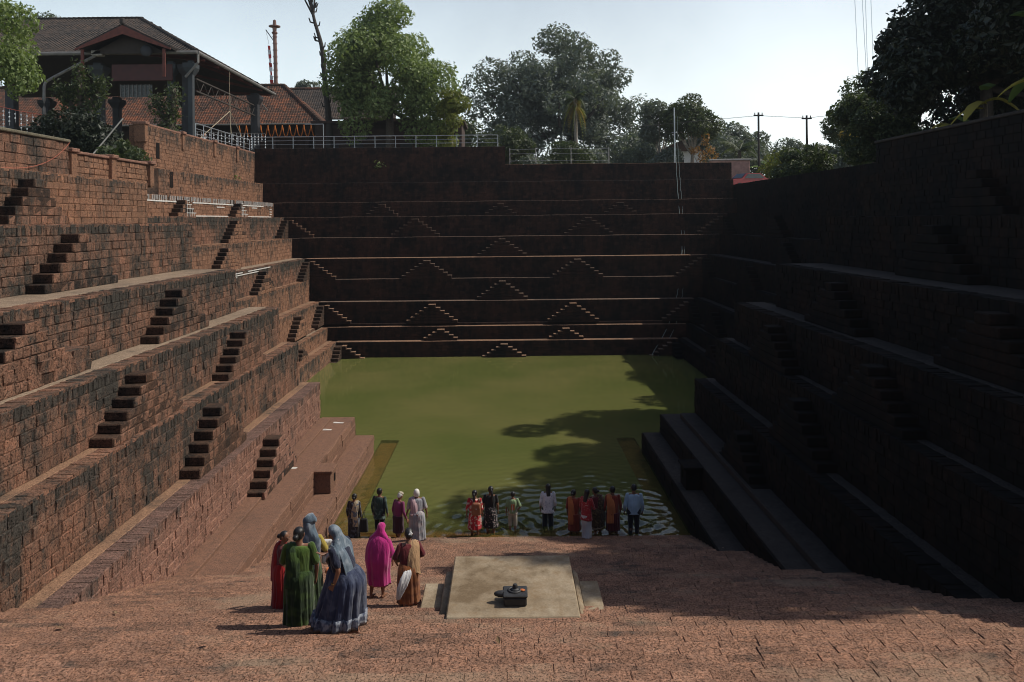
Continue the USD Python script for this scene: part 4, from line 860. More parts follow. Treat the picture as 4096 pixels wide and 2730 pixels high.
tree('forked_tree', 'smaller green tree left of the tree with orange leaves', (16.8, 86, 13.6), 3.0, (16.9, 86, 19.6), (2.0, 2.0, 3.2), LEAF_B, 6000, 16, 1.1, 0.30, bark=BARK_P, tr=0.2, seed=36, low=-0.4, limbs=6)
tree('orange_shrub', 'orange leaved shrub between the forked trunks', (20.4, 82, 13.8), 0.8, (20.2, 82, 17.0), (1.5, 1, 1.8), LEAF_O, 700, 16, 0.5, 0.2, seed=37, low=-0.7, limbs=3, tr=0.08, cat='shrub')
tree('distant_tree', 'distant grey green tree behind the left utility pole', (29.5, 105, 14), 2.5, (30.0, 105, 18.0), (5.5, 3, 4.0), LEAF_B, 9000, 22, 1.6, 0.42, seed=38, low=-0.7, limbs=4)
tree('distant_tree', 'distant tree right of the forked tree', (24.0, 100, 13.8), 2.5, (24.5, 100, 18.0), (3.4, 3, 3.2), LEAF_B, 6000, 16, 1.4, 0.40, seed=39, low=-0.7, limbs=4)
tree('distant_tree', 'small distant tree between the two utility poles', (40.5, 110, 14), 2.5, (40.5, 110, 17.6), (3.8, 3, 3.2), LEAF_B, 5000, 14, 1.5, 0.40, seed=40, low=-0.7, limbs=4)
tree('roadside_tree', 'tall dark green tree right of the utility poles', (33.5, 73, 12.3), 3.5, (33.8, 73, 18.0), (3.4, 3, 5.2), LEAF_C, 11000, 26, 1.3, 0.32, seed=41, low=-0.7, limbs=8, tr=0.3)
tree('roadside_tree', 'dark green tree close to the black high right wall', (24.2, 52, 12.2), 2.6, (24.2, 52, 15.4), (2.2, 3.6, 2.9), LEAF_C, 15000, 26, 1.1, 0.26, seed=42, low=-0.7, limbs=6, tr=0.3)
tree('leafy_bush', 'round yellow green bush beside the right utility pole', (25.0, 72.5, 12.2), 0.8, (25.0, 72.5, 14.2), (2.1, 1.6, 1.7), LEAF_Y, 5000, 14, 0.9, 0.24, seed=43, low=-0.8, limbs=3, tr=0.08, cat='bush')
tree('leafy_bush', 'yellow flowering bush under the tall tree right of the poles', (29.3, 68, 12.2), 1.2, (29.3, 68, 15.6), (0.9, 0.8, 1.4), LEAF_G, 1500, 8, 0.5, 0.2, seed=44, low=-0.8, limbs=3, tr=0.06, cat='bush')
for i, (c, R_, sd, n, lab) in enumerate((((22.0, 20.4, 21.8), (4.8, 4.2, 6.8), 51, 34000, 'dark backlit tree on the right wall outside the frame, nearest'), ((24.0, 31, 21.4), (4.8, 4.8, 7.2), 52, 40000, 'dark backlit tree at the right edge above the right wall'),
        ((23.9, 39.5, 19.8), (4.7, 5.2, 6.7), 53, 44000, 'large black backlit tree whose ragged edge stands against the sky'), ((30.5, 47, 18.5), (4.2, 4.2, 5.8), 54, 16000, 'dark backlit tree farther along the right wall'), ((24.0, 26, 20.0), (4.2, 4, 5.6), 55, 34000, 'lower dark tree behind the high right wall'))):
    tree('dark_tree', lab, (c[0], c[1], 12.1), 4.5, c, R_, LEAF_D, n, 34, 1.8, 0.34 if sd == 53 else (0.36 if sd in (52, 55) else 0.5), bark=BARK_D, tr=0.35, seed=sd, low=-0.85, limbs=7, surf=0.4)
tree('leafy_bush', 'dark foliage mass behind the black high right wall', (27.5, 41, 12.2), 1.0, (27.5, 41, 14.6), (4.5, 3, 3.2), LEAF_D, 7000, 20, 1.1, 0.3, seed=56, low=-0.9, limbs=3, tr=0.1, cat='bush')
tree('leafy_bush', 'dark foliage mass farther along behind the right wall', (29.0, 50, 12.2), 1.0, (29.0, 50, 14.4), (4.0, 3, 3.0), LEAF_D, 6000, 18, 1.1, 0.3, seed=57, low=-0.9, limbs=3, tr=0.1, cat='bush')
tree('broadleaf_tree', 'glossy green tree whose leaves hang in at the left edge before the pavilion', (-30.5, 43, 12.5), 5, (-28.3, 43, 20.3), (3.2, 3, 3.2), LEAF_A, 9000, 26, 0.95, 0.24, seed=61, low=-0.8, limbs=6, extra=[((-26.4, 43, 17.6), (0.5, 0.5, 0.9)), ((-26.8, 43, 18.6), (0.8, 0.7, 0.9))], droop=0.7)
tree('distant_tree', 'distant dark tree behind the ridge of the pavilion roof, left', (-66, 116, 15), 8, (-66, 116, 37.6), (4.5, 3, 3.2), LEAF_B, 4500, 14, 1.7, 0.42, seed=62, low=-0.7, limbs=5)
tree('distant_tree', 'distant dark tree behind the ridge of the pavilion roof, right', (-61, 118, 15), 8, (-60.5, 118, 37.2), (3.6, 3, 2.6), LEAF_B, 3500, 12, 1.5, 0.42, seed=63, low=-0.7, limbs=5)
tree('distant_tree', 'tiny distant tree above the far tiled hall', (-29, 116, 15), 6, (-28.5, 116, 29.0), (1.8, 1.5, 1.4), LEAF_B, 1200, 6, 0.9, 0.38, seed=64, low=-0.7, limbs=4)
for i, (x, y, zc, R_, n, lab) in enumerate(((-3.2, 98, 19.0, (3.4, 2.5, 3.6), 7000, 'dark tree filling the gap between the bright green tree and the huge tree'), (20.5, 112, 18.6, (4.0, 3, 3.6), 6000, 'distant trees low on the right of the huge tree'), (27.0, 96, 17.2, (3.2, 2.5, 2.8), 5500, 'distant tree low behind the reddish wall'),
        (34.0, 108, 17.6, (4.2, 3, 3.0), 6000, 'distant tree low between the utility poles, left'), (37.0, 96, 16.4, (3.4, 2.5, 2.6), 5000, 'distant tree low beside the right utility pole'), (42.0, 92, 18.4, (4.5, 3, 4.6), 8000, 'distant tree behind the tall dark green tree'), (15.0, 92, 17.4, (2.6, 2, 2.6), 4500, 'grey green tree left of the forked trunks'), (2.5, 97, 15.8, (4.2, 2, 2.2), 7000, 'low dark growth under the huge tree, left part'), (9.5, 98, 15.8, (4.4, 2, 2.2), 7000, 'low dark growth under the huge tree, right part'))):
    tree('distant_tree', lab, (x, y, 14.0), 1.5, (x, y, zc), R_, LEAF_B if i else LEAF_C, n, 22, 1.3, 0.36, seed=140+i, low=-0.85, limbs=4, tr=0.2)
# bare trunk
bt = thing('bare_tree', 'tall bare dead tree trunk with short stubby side twigs', 'dead tree')
r = np.random.default_rng(9); tp = spline([(-17.2, 78, 15), (-17.25, 78, 20.2), (-17.55, 78, 23.5), (-17.8, 78, 26.8), (-18.4, 78, 29.2), (-18.9, 78, 32.5)], 40)
obj('trunk', tube(tp, np.linspace(0.36, 0.12, 40), 9), BARK_D, bt, smooth=True)
for i in range(34):
    k = r.integers(10, 39); p = tp[k]; a = r.uniform(0, 6.28); u = np.array([math.cos(a), 0.4*math.sin(a), 0]); L = r.uniform(0.45, 0.95)
    obj('twig', tube([p, p+u*L*0.7+np.array([0, 0, 0.1]), p+u*L*0.9+np.array([0, 0, 0.5])], [0.09, 0.075, 0.05], 5), BARK_D, bt)
for e in ((-19.9, 78, 34.0), (-18.3, 78, 34.2), (-20.5, 78, 33.2)): obj('limb', tube([tp[34], 0.5*(tp[34]+np.array(e))+np.array([0, 0, 0.3]), e], [0.11, 0.08, 0.05], 6), BARK_D, bt)
# stubby climbing-plant covered trunks in front of the pavilion
def stub_tree(label, base, h, arms, seed, nleaf):
    r = np.random.default_rng(seed); th = thing('stub_tree', label, 'tree', base)
    obj('trunk', tube(spline([(0, 0, -0.3), (0.1, 0, h*0.4), (0, 0, h*0.7)], 10), np.linspace(0.36, 0.25, 10), 9), BARK, th, smooth=True)
    P = []
    for e in arms:
        p = spline([(0, 0, h*0.55), (e[0]*0.75, e[1], h*0.6+e[2]*0.25), e], 12); obj('limb', tube(p, np.linspace(0.22, 0.12, 12), 8), BARK, th, smooth=True); P.append(p)
    P = np.concatenate(P+[np.stack([0*np.linspace(0, 1, 10), 0*np.linspace(0, 1, 10), np.linspace(0, h*0.6, 10)], 1)])
    k = r.integers(0, len(P), nleaf); q = P[k]+r.normal(0, 0.26, (nleaf, 3)); u = r.normal(0, 1, (nleaf, 3)); u[:, 1] -= 0.8
    v, f, t = leaves(q, u, 0.22, r); obj('climbing_leaf', (v, f), LEAF_C, th, prim={'tone': t}, kind='stuff')
stub_tree('stubby trimmed tree wrapped in climbing leaves before the pavilion, left', (-24.9, 47.0, 13.0), 5.2, [(-1.2, 0, 5.0), (-0.2, 0, 6.3), (1.0, 0, 5.4)], 71, 3200)
stub_tree('stubby trimmed tree wrapped in climbing leaves beside the middle column', (-22.1, 52.5, 14.6), 3.2, [(-0.8, 0, 3.6), (0.3, 0, 4.3)], 72, 1800)
tree('leafy_bush', 'tall dark hedge filling the gap behind the low left parapet', (-23.5, 44.0, 12.2), 0.8, (-24.0, 44.4, 14.2), (3.0, 1.2, 1.7), LEAF_D, 9000, 30, 0.9, 0.22, seed=74, low=-0.9, limbs=3, tr=0.06, cat='bush')
tree('leafy_bush', 'leafy green hedge plants in the gap of the left parapet', (-20.6, 40.5, 12.2), 0.8, (-20.2, 40.8, 13.2), (1.6, 1.0, 1.0), LEAF_C, 2600, 12, 0.55, 0.2, seed=73, low=-0.8, limbs=3, tr=0.06, cat='bush')
# palms and bananas
def frond(c, az, L, rise, droop, r, leaf_l=0.55, n=26):
    t = np.linspace(0, 1, n); u = np.array([math.cos(az), math.sin(az), 0]); s = np.array([-math.sin(az), math.cos(az), 0])
    p = np.array(c)+np.outer(L*t*(1-0.15*t), u)+np.outer(rise*t-droop*t*t, [0, 0, 1])
    V, Fq = [], []
    for i in range(2, n):
        l = leaf_l*math.sin(math.pi*min(1, 0.15+0.85*t[i]))*1.1+0.08
        for sg in (-1, 1):
            e = p[i]+s*sg*l*0.8+u*l*0.35-np.array([0, 0, l*0.55*r.uniform(0.6, 1.3)]); w = u*0.05
            k = len(V); V += [p[i]-w, p[i]+w, e]; Fq.append([k, k+1, k+2])
    a = tube(p, np.linspace(0.035, 0.008, n), 4); return cat_([a, (np.array(V), np.array(Fq))])
def palm(name, label, base, h, crown, L, nf, leaf, seed, droop=2.2, rise=1.2, bark=BARK_P, tr=0.16, leaf_l=0.55):
    r = np.random.default_rng(seed); th = thing(name, label, 'palm', base)
    top = np.array([crown[0], crown[1], h]); obj('trunk', tube(spline([(0, 0, -0.3), top*np.array([0.4, 0.4, 0.5]), top], 12), np.linspace(tr*1.3, tr, 12), 8), bark, th, smooth=True)
    for i in range(nf):
        g = frond(top, i*2.4+r.uniform(-0.3, 0.3), L*r.uniform(0.75, 1.1), rise*r.uniform(0.3, 1.6), droop*r.uniform(0.7, 1.5), r, leaf_l)
        obj('frond', g, leaf, th, prim={'tone': np.full(len(g[0]), r.uniform(0, 1))})
    return th
gp = palm('golden_palm', 'palm with green upper fronds and hanging golden fronds before the huge tree', (7.55, 84, 14.3), 8.4, (-0.1, 0), 1.9, 11, LEAF_C, 81, droop=1.9, rise=1.9, leaf_l=0.5)
rr_ = np.random.default_rng(812)
for i in range(17):
    g = frond((rr_.normal(-0.1, 0.1), rr_.normal(0, 0.1), 8.3-rr_.uniform(0, 0.9)), i*2.4+rr_.uniform(-0.4, 0.4), rr_.uniform(0.6, 1.9), rr_.uniform(0.2, 0.9), rr_.uniform(1.6, 4.6), rr_, 0.5, 22); obj('hanging_frond', g, LEAF_G if i % 4 else LEAF_Y, gp, prim={'tone': np.full(len(g[0]), rr_.uniform(0, 1))})
palm('coconut_palm', 'small green palm behind the left utility pole', (22.8, 78, 13.0), 3.6, (0.2, 0), 2.6, 14, LEAF_C, 82, droop=1.6, rise=1.8, bark=BARK)
palm('coconut_palm', 'green palm with upright fronds between the utility poles', (26.0, 79, 13.0), 2.4, (0, 0), 2.4, 12, LEAF_B, 83, droop=1.4, rise=2.2, bark=BARK)
palm('coconut_palm', 'dark drooping palm fronds in front of the black right tree', (22.5, 33.0, 12.2), 9.6, (-0.3, 0), 3.0, 14, LEAF_D, 84, droop=3.2, rise=1.0, bark=BARK_D, leaf_l=0.8)
BAN_Y = leafmat('banana_yellow', (0.22, 0.18, 0.03), (0.36, 0.30, 0.06), 0.45); BAN_G = leafmat('banana_green', (0.06, 0.11, 0.03), (0.14, 0.20, 0.06), 0.4)
def banana(label, base, leafs, seed):
    r = np.random.default_rng(seed); th = thing('banana_plant', label, 'banana plant', base)
    H = leafs[0][3]; obj('stem', tube([(0, 0, -0.2), (0.05, 0, H)], [0.14, 0.09], 8), BARK, th, smooth=True)
    for az, L, w, h, droop, m in leafs:
        n = 14; t = np.linspace(0, 1, n); a = math.radians(az); u = np.array([math.cos(a), math.sin(a), 0]); s = np.array([-math.sin(a), math.cos(a), 0])
        p = np.outer(L*t, u)+np.outer(h+L*0.55*t-droop*L*t*t, [0, 0, 1]); ww = w*np.sin(np.pi*np.clip(0.08+0.9*t, 0, 1))**0.7
        V = np.concatenate([p+s*ww[:, None]-np.array([0, 0, 1])*ww[:, None]*0.35, p, p-s*ww[:, None]-np.array([0, 0, 1])*ww[:, None]*0.35]); F_ = []
        for i in range(n-1):
            F_ += [[i, i+1, n+i+1, n+i], [n+i, n+i+1, 2*n+i+1, 2*n+i]]
        obj('leaf', (V, np.array(F_)), m, th, smooth=True, prim={'tone': np.full(3*n, r.uniform(0, 1))})
banana('banana plant with one broad pale leaf reaching in at the right edge', (20.8, 30.6, 12.2), [(200, 1.9, 0.35, 5.3, 0.55, BAN_G), (150, 1.6, 0.3, 3.0, 0.9, BAN_Y), (250, 1.7, 0.3, 3.6, 1.2, BAN_Y), (100, 1.8, 0.32, 3.2, 1.0, BAN_G)], 91)
banana('banana plant with yellow drooping leaves behind the high right wall', (20.6, 34.2, 12.2), [(210, 1.5, 0.28, 2.6, 1.1, BAN_Y), (300, 1.5, 0.28, 2.7, 1.0, BAN_Y), (160, 1.5, 0.26, 2.4, 1.2, BAN_Y), (250, 1.4, 0.3, 3.2, 0.6, BAN_G)], 92)
banana('banana plant with yellow green leaves farther left behind the high right wall', (20.9, 37.4, 12.2), [(220, 1.4, 0.26, 2.0, 1.0, BAN_Y), (280, 1.4, 0.26, 2.3, 0.9, BAN_G), (170, 1.3, 0.26, 2.1, 1.2, BAN_Y)], 93)
banana('banana plant standing right of the left utility pole', (25.2, 77, 12.6), [(20, 2.2, 0.4, 2.4, 0.2, BAN_G), (160, 2.0, 0.36, 2.2, 0.6, BAN_G), (80, 2.0, 0.36, 2.6, 0.4, BAN_G)], 94)
# ---- far walls and houses, car, flower stand
hs = thing('white_house', 'small white house wall seen between the forked trunks', 'house')
obj('wall', bbox(17.6, 22.2, 90, 94, 13.6, 17.6, 0.05), simple('whitewash', (0.55, 0.55, 0.56), 0.9, noise=0.1), hs); obj('roof', prism([(17.2, 89.6, 17.6), (22.6, 89.6, 17.6), (19.9, 89.6, 18.8)], (0, 5, 0)), TILE_RED, hs)
obj('window', box(19.2, 20.2, 89.93, 89.99, 15.4, 16.6), COLD, hs)
rw = thing('red_wall', 'low reddish plastered wall at the right end of the back wall', 'wall')
obj('wall_core', bbox(18.6, 22.2, 72.2, 72.6, 13.2, 15.2, 0.03), simple('plaster_reddish', (0.32, 0.19, 0.16), 0.9, noise=0.25, scale=2), rw); obj('coping', bbox(18.5, 22.3, 72.1, 72.7, 15.2, 15.34, 0.03), CONC, rw)
CARR = simple('car_paint_red', (0.30, 0.02, 0.025), 0.25); GLASS = simple('car_glass', (0.02, 0.025, 0.03), 0.08); TYRE = simple('tyre', (0.02, 0.02, 0.02), 0.9); LAMP = simple('lamp_glass', (0.6, 0.6, 0.58), 0.15)
cr = thing('parked_car', 'red car parked beyond the lower right wall', 'car', (20.9, 69.2, 12.35), 20)
prof = [(-2.0, 0.35), (-2.05, 0.75), (-1.6, 0.95), (-0.95, 1.02), (-0.45, 1.46), (0.9, 1.50), (1.55, 1.05), (1.98, 0.95), (2.05, 0.4)]
body = trimesh.creation.extrude_polygon(__import__('shapely').geometry.Polygon(prof), 1.62, engine='earcut'); body.apply_transform(np.array([[1, 0, 0, 0], [0, 0, -1, 0.81], [0, 1, 0, 0], [0, 0, 0, 1]], float))
obj('body', body, CARR, cr)
for sy in (-0.83, 0.83):
    obj('side_window', prism([(-0.75, sy, 1.04), (1.3, sy, 1.06), (0.85, sy, 1.42), (-0.40, sy, 1.40)], (0, 0.012*np.sign(sy), 0)), GLASS, cr)
    for x in (-1.25, 1.3):
        w = obj('wheel', trimesh.creation.cylinder(0.32, 0.2, sections=20).apply_transform(trimesh.transformations.translation_matrix((x, sy*0.97, 0.32)) @ trimesh.transformations.rotation_matrix(math.pi/2, (1, 0, 0))), TYRE, cr, smooth=40)
        obj('rim', trimesh.creation.cylinder(0.19, 0.22, sections=16).apply_transform(trimesh.transformations.translation_matrix((x, sy*0.97, 0.32)) @ trimesh.transformations.rotation_matrix(math.pi/2, (1, 0, 0))), STEEL, w)
    obj('headlight', bbox(-2.07, -1.95, sy*0.75-0.16, sy*0.75+0.16, 0.66, 0.8, 0.02), LAMP, cr)
obj('windscreen', prism([(-0.93, -0.7, 1.05), (-0.93, 0.7, 1.05), (-0.47, 0.62, 1.45), (-0.47, -0.62, 1.45)], (-0.02, 0, 0.02)), GLASS, cr)
obj('rear_window', prism([(1.52, -0.7, 1.08), (1.52, 0.7, 1.08), (0.95, 0.62, 1.48), (0.95, -0.62, 1.48)], (0.02, 0, 0.02)), GLASS, cr)
obj('bumper', bbox(-2.12, -2.0, -0.78, 0.78, 0.36, 0.56, 0.03), CARR, cr)
fs = thing('flower_bush', 'orange and lime coloured flowering bush right of the right utility pole', 'flower bush', (27.8, 70.5, 12.2))
r = np.random.default_rng(97)
for nm, c, R_, m, k in (('lime_leaf_clump', (-0.55, 0, 1.9), (0.35, 0.4, 0.8), leafmat('leaf_lime', (0.30, 0.36, 0.02), (0.42, 0.46, 0.05)), 260), ('orange_flower_clump', (0.4, 0, 2.2), (0.6, 0.5, 0.9), leafmat('petal_orange', (0.50, 0.13, 0.02), (0.60, 0.22, 0.04)), 320), ('red_flower_clump', (0.4, 0, 1.2), (1.0, 0.5, 0.45), leafmat('petal_red', (0.30, 0.04, 0.03), (0.40, 0.09, 0.06)), 260), ('white_flower_clump', (1.15, 0, 2.7), (0.3, 0.3, 0.25), leafmat('petal_white', (0.55, 0.5, 0.5), (0.65, 0.62, 0.62)), 90)):
    P, u, tn = crown_points([(np.array(c), np.array(R_))], k, r); v, f, t_ = leaves(P, u, 0.2, r, tn); obj(nm, (v, f), m, fs, prim={'tone': t_})
obj('stem', tube([(0, 0, -0.2), (0.1, 0, 1.6)], 0.06, 6), BARK, fs)

tree('leafy_bush', 'dark bushes behind the low far right wall by the tall tree', (21.8, 58, 12.2), 0.8, (21.8, 58, 13.6), (1.8, 3.4, 1.3), LEAF_C, 8000, 20, 0.8, 0.24, seed=58, low=-0.9, limbs=3, tr=0.08, cat='bush')
for loc, lab, sd in (((-20.85, 61.5, 13.25), 'small green weed growing on the ledge of the tall left wall', 1), ((-10.5, 66.42, 14.5), 'small pale weed growing out of the high back wall', 2)):
    r = np.random.default_rng(sd); w_t = thing('wall_weed', lab, 'weed', loc); P = r.normal(0, 1, (60, 3))*np.array([0.22, 0.12, 0.2])+np.array([0, -0.08, 0.2]); v, f, t_ = leaves(P, r.normal(0, 1, (60, 3)), 0.16, r); obj('leaf_tuft', (v, f), LEAF_A, w_t, prim={'tone': t_}); obj('stem', tube([(0, 0.1, 0), (0, -0.05, 0.3)], 0.015, 5), BARK, w_t)
# ---- added hall behind the camera, unseen, keeps low sky light off the risers
eh = thing('added_hall', 'added unseen tiled hall behind the camera, blocking low sky light', 'hall')
for x0, x1 in ((-24, -8.4), (-6.0, -1.6), (1.6, 6.0), (8.4, 24)): obj('wall', box(x0, x1, -19.0, -18.4, 11.6, 17.5), WALL_D, eh)
for x in (-8.0, -6.4, -1.2, 1.2, 6.4, 8.0, -14, 14, -20, 20): obj('column', bbox(x-0.25, x+0.25, -16.2, -15.7, 11.8, 17.2, 0.04), COLD, eh)
obj('lintel', box(-24, 24, -16.3, -15.6, 17.2, 17.6), WOOD_D, eh)
obj('roof', prism([(-25, -15.0, 17.3), (-25, -20.5, 21.6), (-25, -26, 17.3)], (50, 0, 0)), simple('roof_brown', (0.06, 0.04, 0.032), 0.85, noise=0.3, scale=3.0), eh)
# ---- fallen leaves on the steps
r = np.random.default_rng(303); n = 170; lx = r.uniform(-7, 7.5, n); ld = r.uniform(10, 24.8, n)
P = np.stack([lx, ld, 0.075+ground_z(25.07-0.4*np.floor((25.07-ld)/0.4))], 1); keep = ~((np.abs(lx) < 1.7) & (ld > 12.2) & (ld < 15)); P = P[keep]
v, f, t_ = leaves(P, np.tile([0, 0, 2.5], (len(P), 1)), 0.09, r); obj('leaf_litter', (v, f), leafmat('leaf_dry', (0.10, 0.055, 0.03), (0.24, 0.16, 0.08), 0.1), None, prim={'tone': t_}, kind='stuff', label='dry fallen leaves scattered over the paved steps', cat='leaves')
# ------------------------------------------------------------------ people
def ball(c, r, n=12):
    g = trimesh.creation.icosphere(1, r) if n < 20 else trimesh.creation.icosphere(2, r)
    return g.vertices+np.asarray(c, float)
def bone(a, ra, b, rb, n=12): return m3.Manifold.hull_points(np.vstack([ball(a, ra, n), ball(b, rb, n)]))
def hullb(*cr): return m3.Manifold.hull_points(np.vstack([ball(c, r, 24) if np.ndim(r) == 0 else ball((0, 0, 0), 1.0, 24)*np.asarray(r)+np.asarray(c) for c, r in cr]))
def fuse(ms):
    out = m3.Manifold.batch_boolean(ms, m3.OpType.Add); return out
def soft(man, length, it=6):
    m = man.refine_to_length(length); v, f = tris(m); t = trimesh.Trimesh(v, f, process=True)
    trimesh.smoothing.filter_taubin(t, lamb=0.5, nu=0.52, iterations=it); return t
def cloth(name, col, col2=None, scale=14.0, thr=(0.52, 0.56), sheen=0.25, rough=0.85, stripes=0.0, kind='noise'):
    nodes = {'tc': ('texture_coordinate', {}), 'fm': ('mapping', dict(scale=(1.0, 1.0, 0.13))), 'n': ('noise_texture', dict(scale=17.0, detail=3.0, roughness=0.6)), 'b': ('bump', dict(strength=0.75, distance=0.03)),
             'p': ('principled_bsdf', dict(base_color=col, roughness=rough, sheen_weight=sheen, specular_ior_level=0.2)), 'w': ('noise_texture', dict(scale=3.0, detail=3.0)), 'wm': ('map_range', dict(from_min=0.3, from_max=0.7, to_min=0.75, to_max=1.2, clamp=True)),
             'base': ('mix_color', dict(fac=0.0, a=col, b=col2 or col)), 'tint': ('mix_color', dict(blend_type='multiply', fac=1.0, use_clamp=False))}
    L = [('tc.object', 'fm.vector'), ('fm.vector', 'n.vector'), ('tc.object', 'w.vector'), ('n.fac', 'b.height'), ('b.normal', 'p.normal'), ('w.fac', 'wm.value'), ('wm.result', 'tint.b'), ('base.result', 'tint.a'), ('tint.result', 'p.base_color')]
    if col2:
        if kind == 'noise': nodes['pt'] = ('noise_texture', dict(scale=scale, detail=1.5, roughness=0.5))
        else: nodes['pt'] = ('voronoi_texture', dict(scale=scale))
        nodes['pm'] = ('map_range', dict(from_min=thr[0], from_max=thr[1], clamp=True))
        L += [('tc.object', 'pt.vector'), ('pt.fac' if kind == 'noise' else 'pt.distance', 'pm.value'), ('pm.result', 'base.fac')]
    return mat('cloth_'+name, nodes, L)
SKIN = simple('skin_brown', (0.20, 0.095, 0.055), 0.55, noise=0.12, scale=8.0)
HAIR = simple('hair_black', (0.010, 0.009, 0.009), 0.45, noise=0.3, scale=40.0, bump=0.3)
HAIR_W = simple('hair_white', (0.62, 0.60, 0.56), 0.6, noise=0.15, scale=40.0, bump=0.3)
EYE = simple('eye', (0.06, 0.05, 0.045), 0.2)

def lathe(levels, n=56, folds=0, amp=0.0, seed=0, cap=True, a0=0.0):
    """closed cloth tube: levels (z, rx, ry, cx, cy, foldamp 0..1)"""
    r = np.random.default_rng(seed); th = np.arange(n)/n*2*np.pi+a0; ph = r.uniform(0, 6.28, 4); V = []
    for (z, rx, ry, cx, cy, fa) in levels:
        w = 1+fa*amp*(0.6*np.sin(folds*th+ph[0]+1.5*np.sin(2*th+ph[3]))+0.4*np.sin((folds*1.7//1)*th+ph[1]+z*4)+0.3*np.sin(3*th+ph[2]+z*2))
        V.append(np.stack([cx+rx*np.sign(np.cos(th))*np.abs(np.cos(th))**0.9*w, cy+ry*np.sign(np.sin(th))*np.abs(np.sin(th))**0.9*w, np.full(n, z)], 1))
    k = len(levels); v = np.concatenate(V); f = []
    for i in range(k-1):
        for j in range(n): f.append([i*n+j, i*n+(j+1) % n, (i+1)*n+(j+1) % n, (i+1)*n+j])
    v, f = tris((v, np.array(f)))
    if levels[0][0] > levels[-1][0]: f = f[:, ::-1]
    if cap:
        lo, hi = (0, k-1)
        c = len(v); v = np.vstack([v, v[:n].mean(0), v[(k-1)*n:k*n].mean(0)]); e = []
        for j in range(n):
            e += [[c, (j+1) % n, j], [c+1, (k-1)*n+j, (k-1)*n+(j+1) % n]]
        e = np.array(e); e = e[:, ::-1] if levels[0][0] > levels[-1][0] else e
        f = np.vstack([f, e])
    return v, f
def dens(lv, m=4):
    """densify levels"""
    lv = np.array(lv, float); t = np.arange(len(lv)); q = np.linspace(0, len(lv)-1, (len(lv)-1)*m+1)
    from scipy.interpolate import PchipInterpolator
    return [tuple(a) for a in PchipInterpolator(t, lv)(q)]
def ribbon(path, width_dir, widths, thick=0.012, fold=0.0, seed=0, curv=0.0):
    """thick cloth strip along a path"""
    p = spline(path, 26); n, k = len(p), 9; wd = np.asarray(width_dir, float); wd = np.broadcast_to(wd, (n, 3)) if wd.ndim == 1 else wd
    W = np.interp(np.linspace(0, 1, n), np.linspace(0, 1, len(widths)), widths); t = np.gradient(p, axis=0); t /= np.linalg.norm(t, axis=1, keepdims=True)
    nn = np.cross(t, wd); nn /= np.linalg.norm(nn, axis=1, keepdims=True)+1e-9
    s = np.linspace(-0.5, 0.5, k); off = fold*np.sin(s*18+seed)[None, :]*np.linspace(0.4, 1, n)[:, None]
    off = off-curv*4*(s**2)[None, :]*W[:, None]
    a = p[:, None]+s[None, :, None]*W[:, None, None]*wd[:, None]+off[..., None]*nn[:, None]
    top, bot = a+nn[:, None]*thick/2, a-nn[:, None]*thick/2
    v = np.concatenate([top.reshape(-1, 3), bot.reshape(-1, 3)]); N = n*k; f = []
    for i in range(n-1):
        for j in range(k-1):
            q = i*k+j; f += [[q, q+1, q+k+1, q+k], [N+q, N+q+k, N+q+k+1, N+q+1]]
    for i in range(n-1):
        f += [[i*k, (i+1)*k, N+(i+1)*k, N+i*k], [i*k+k-1, N+i*k+k-1, N+(i+1)*k+k-1, (i+1)*k+k-1]]
    for j in range(k-1):
        f += [[j, N+j, N+j+1, j+1], [(n-1)*k+j, (n-1)*k+j+1, N+(n-1)*k+j+1, N+(n-1)*k+j]]
    return v, np.array(f)

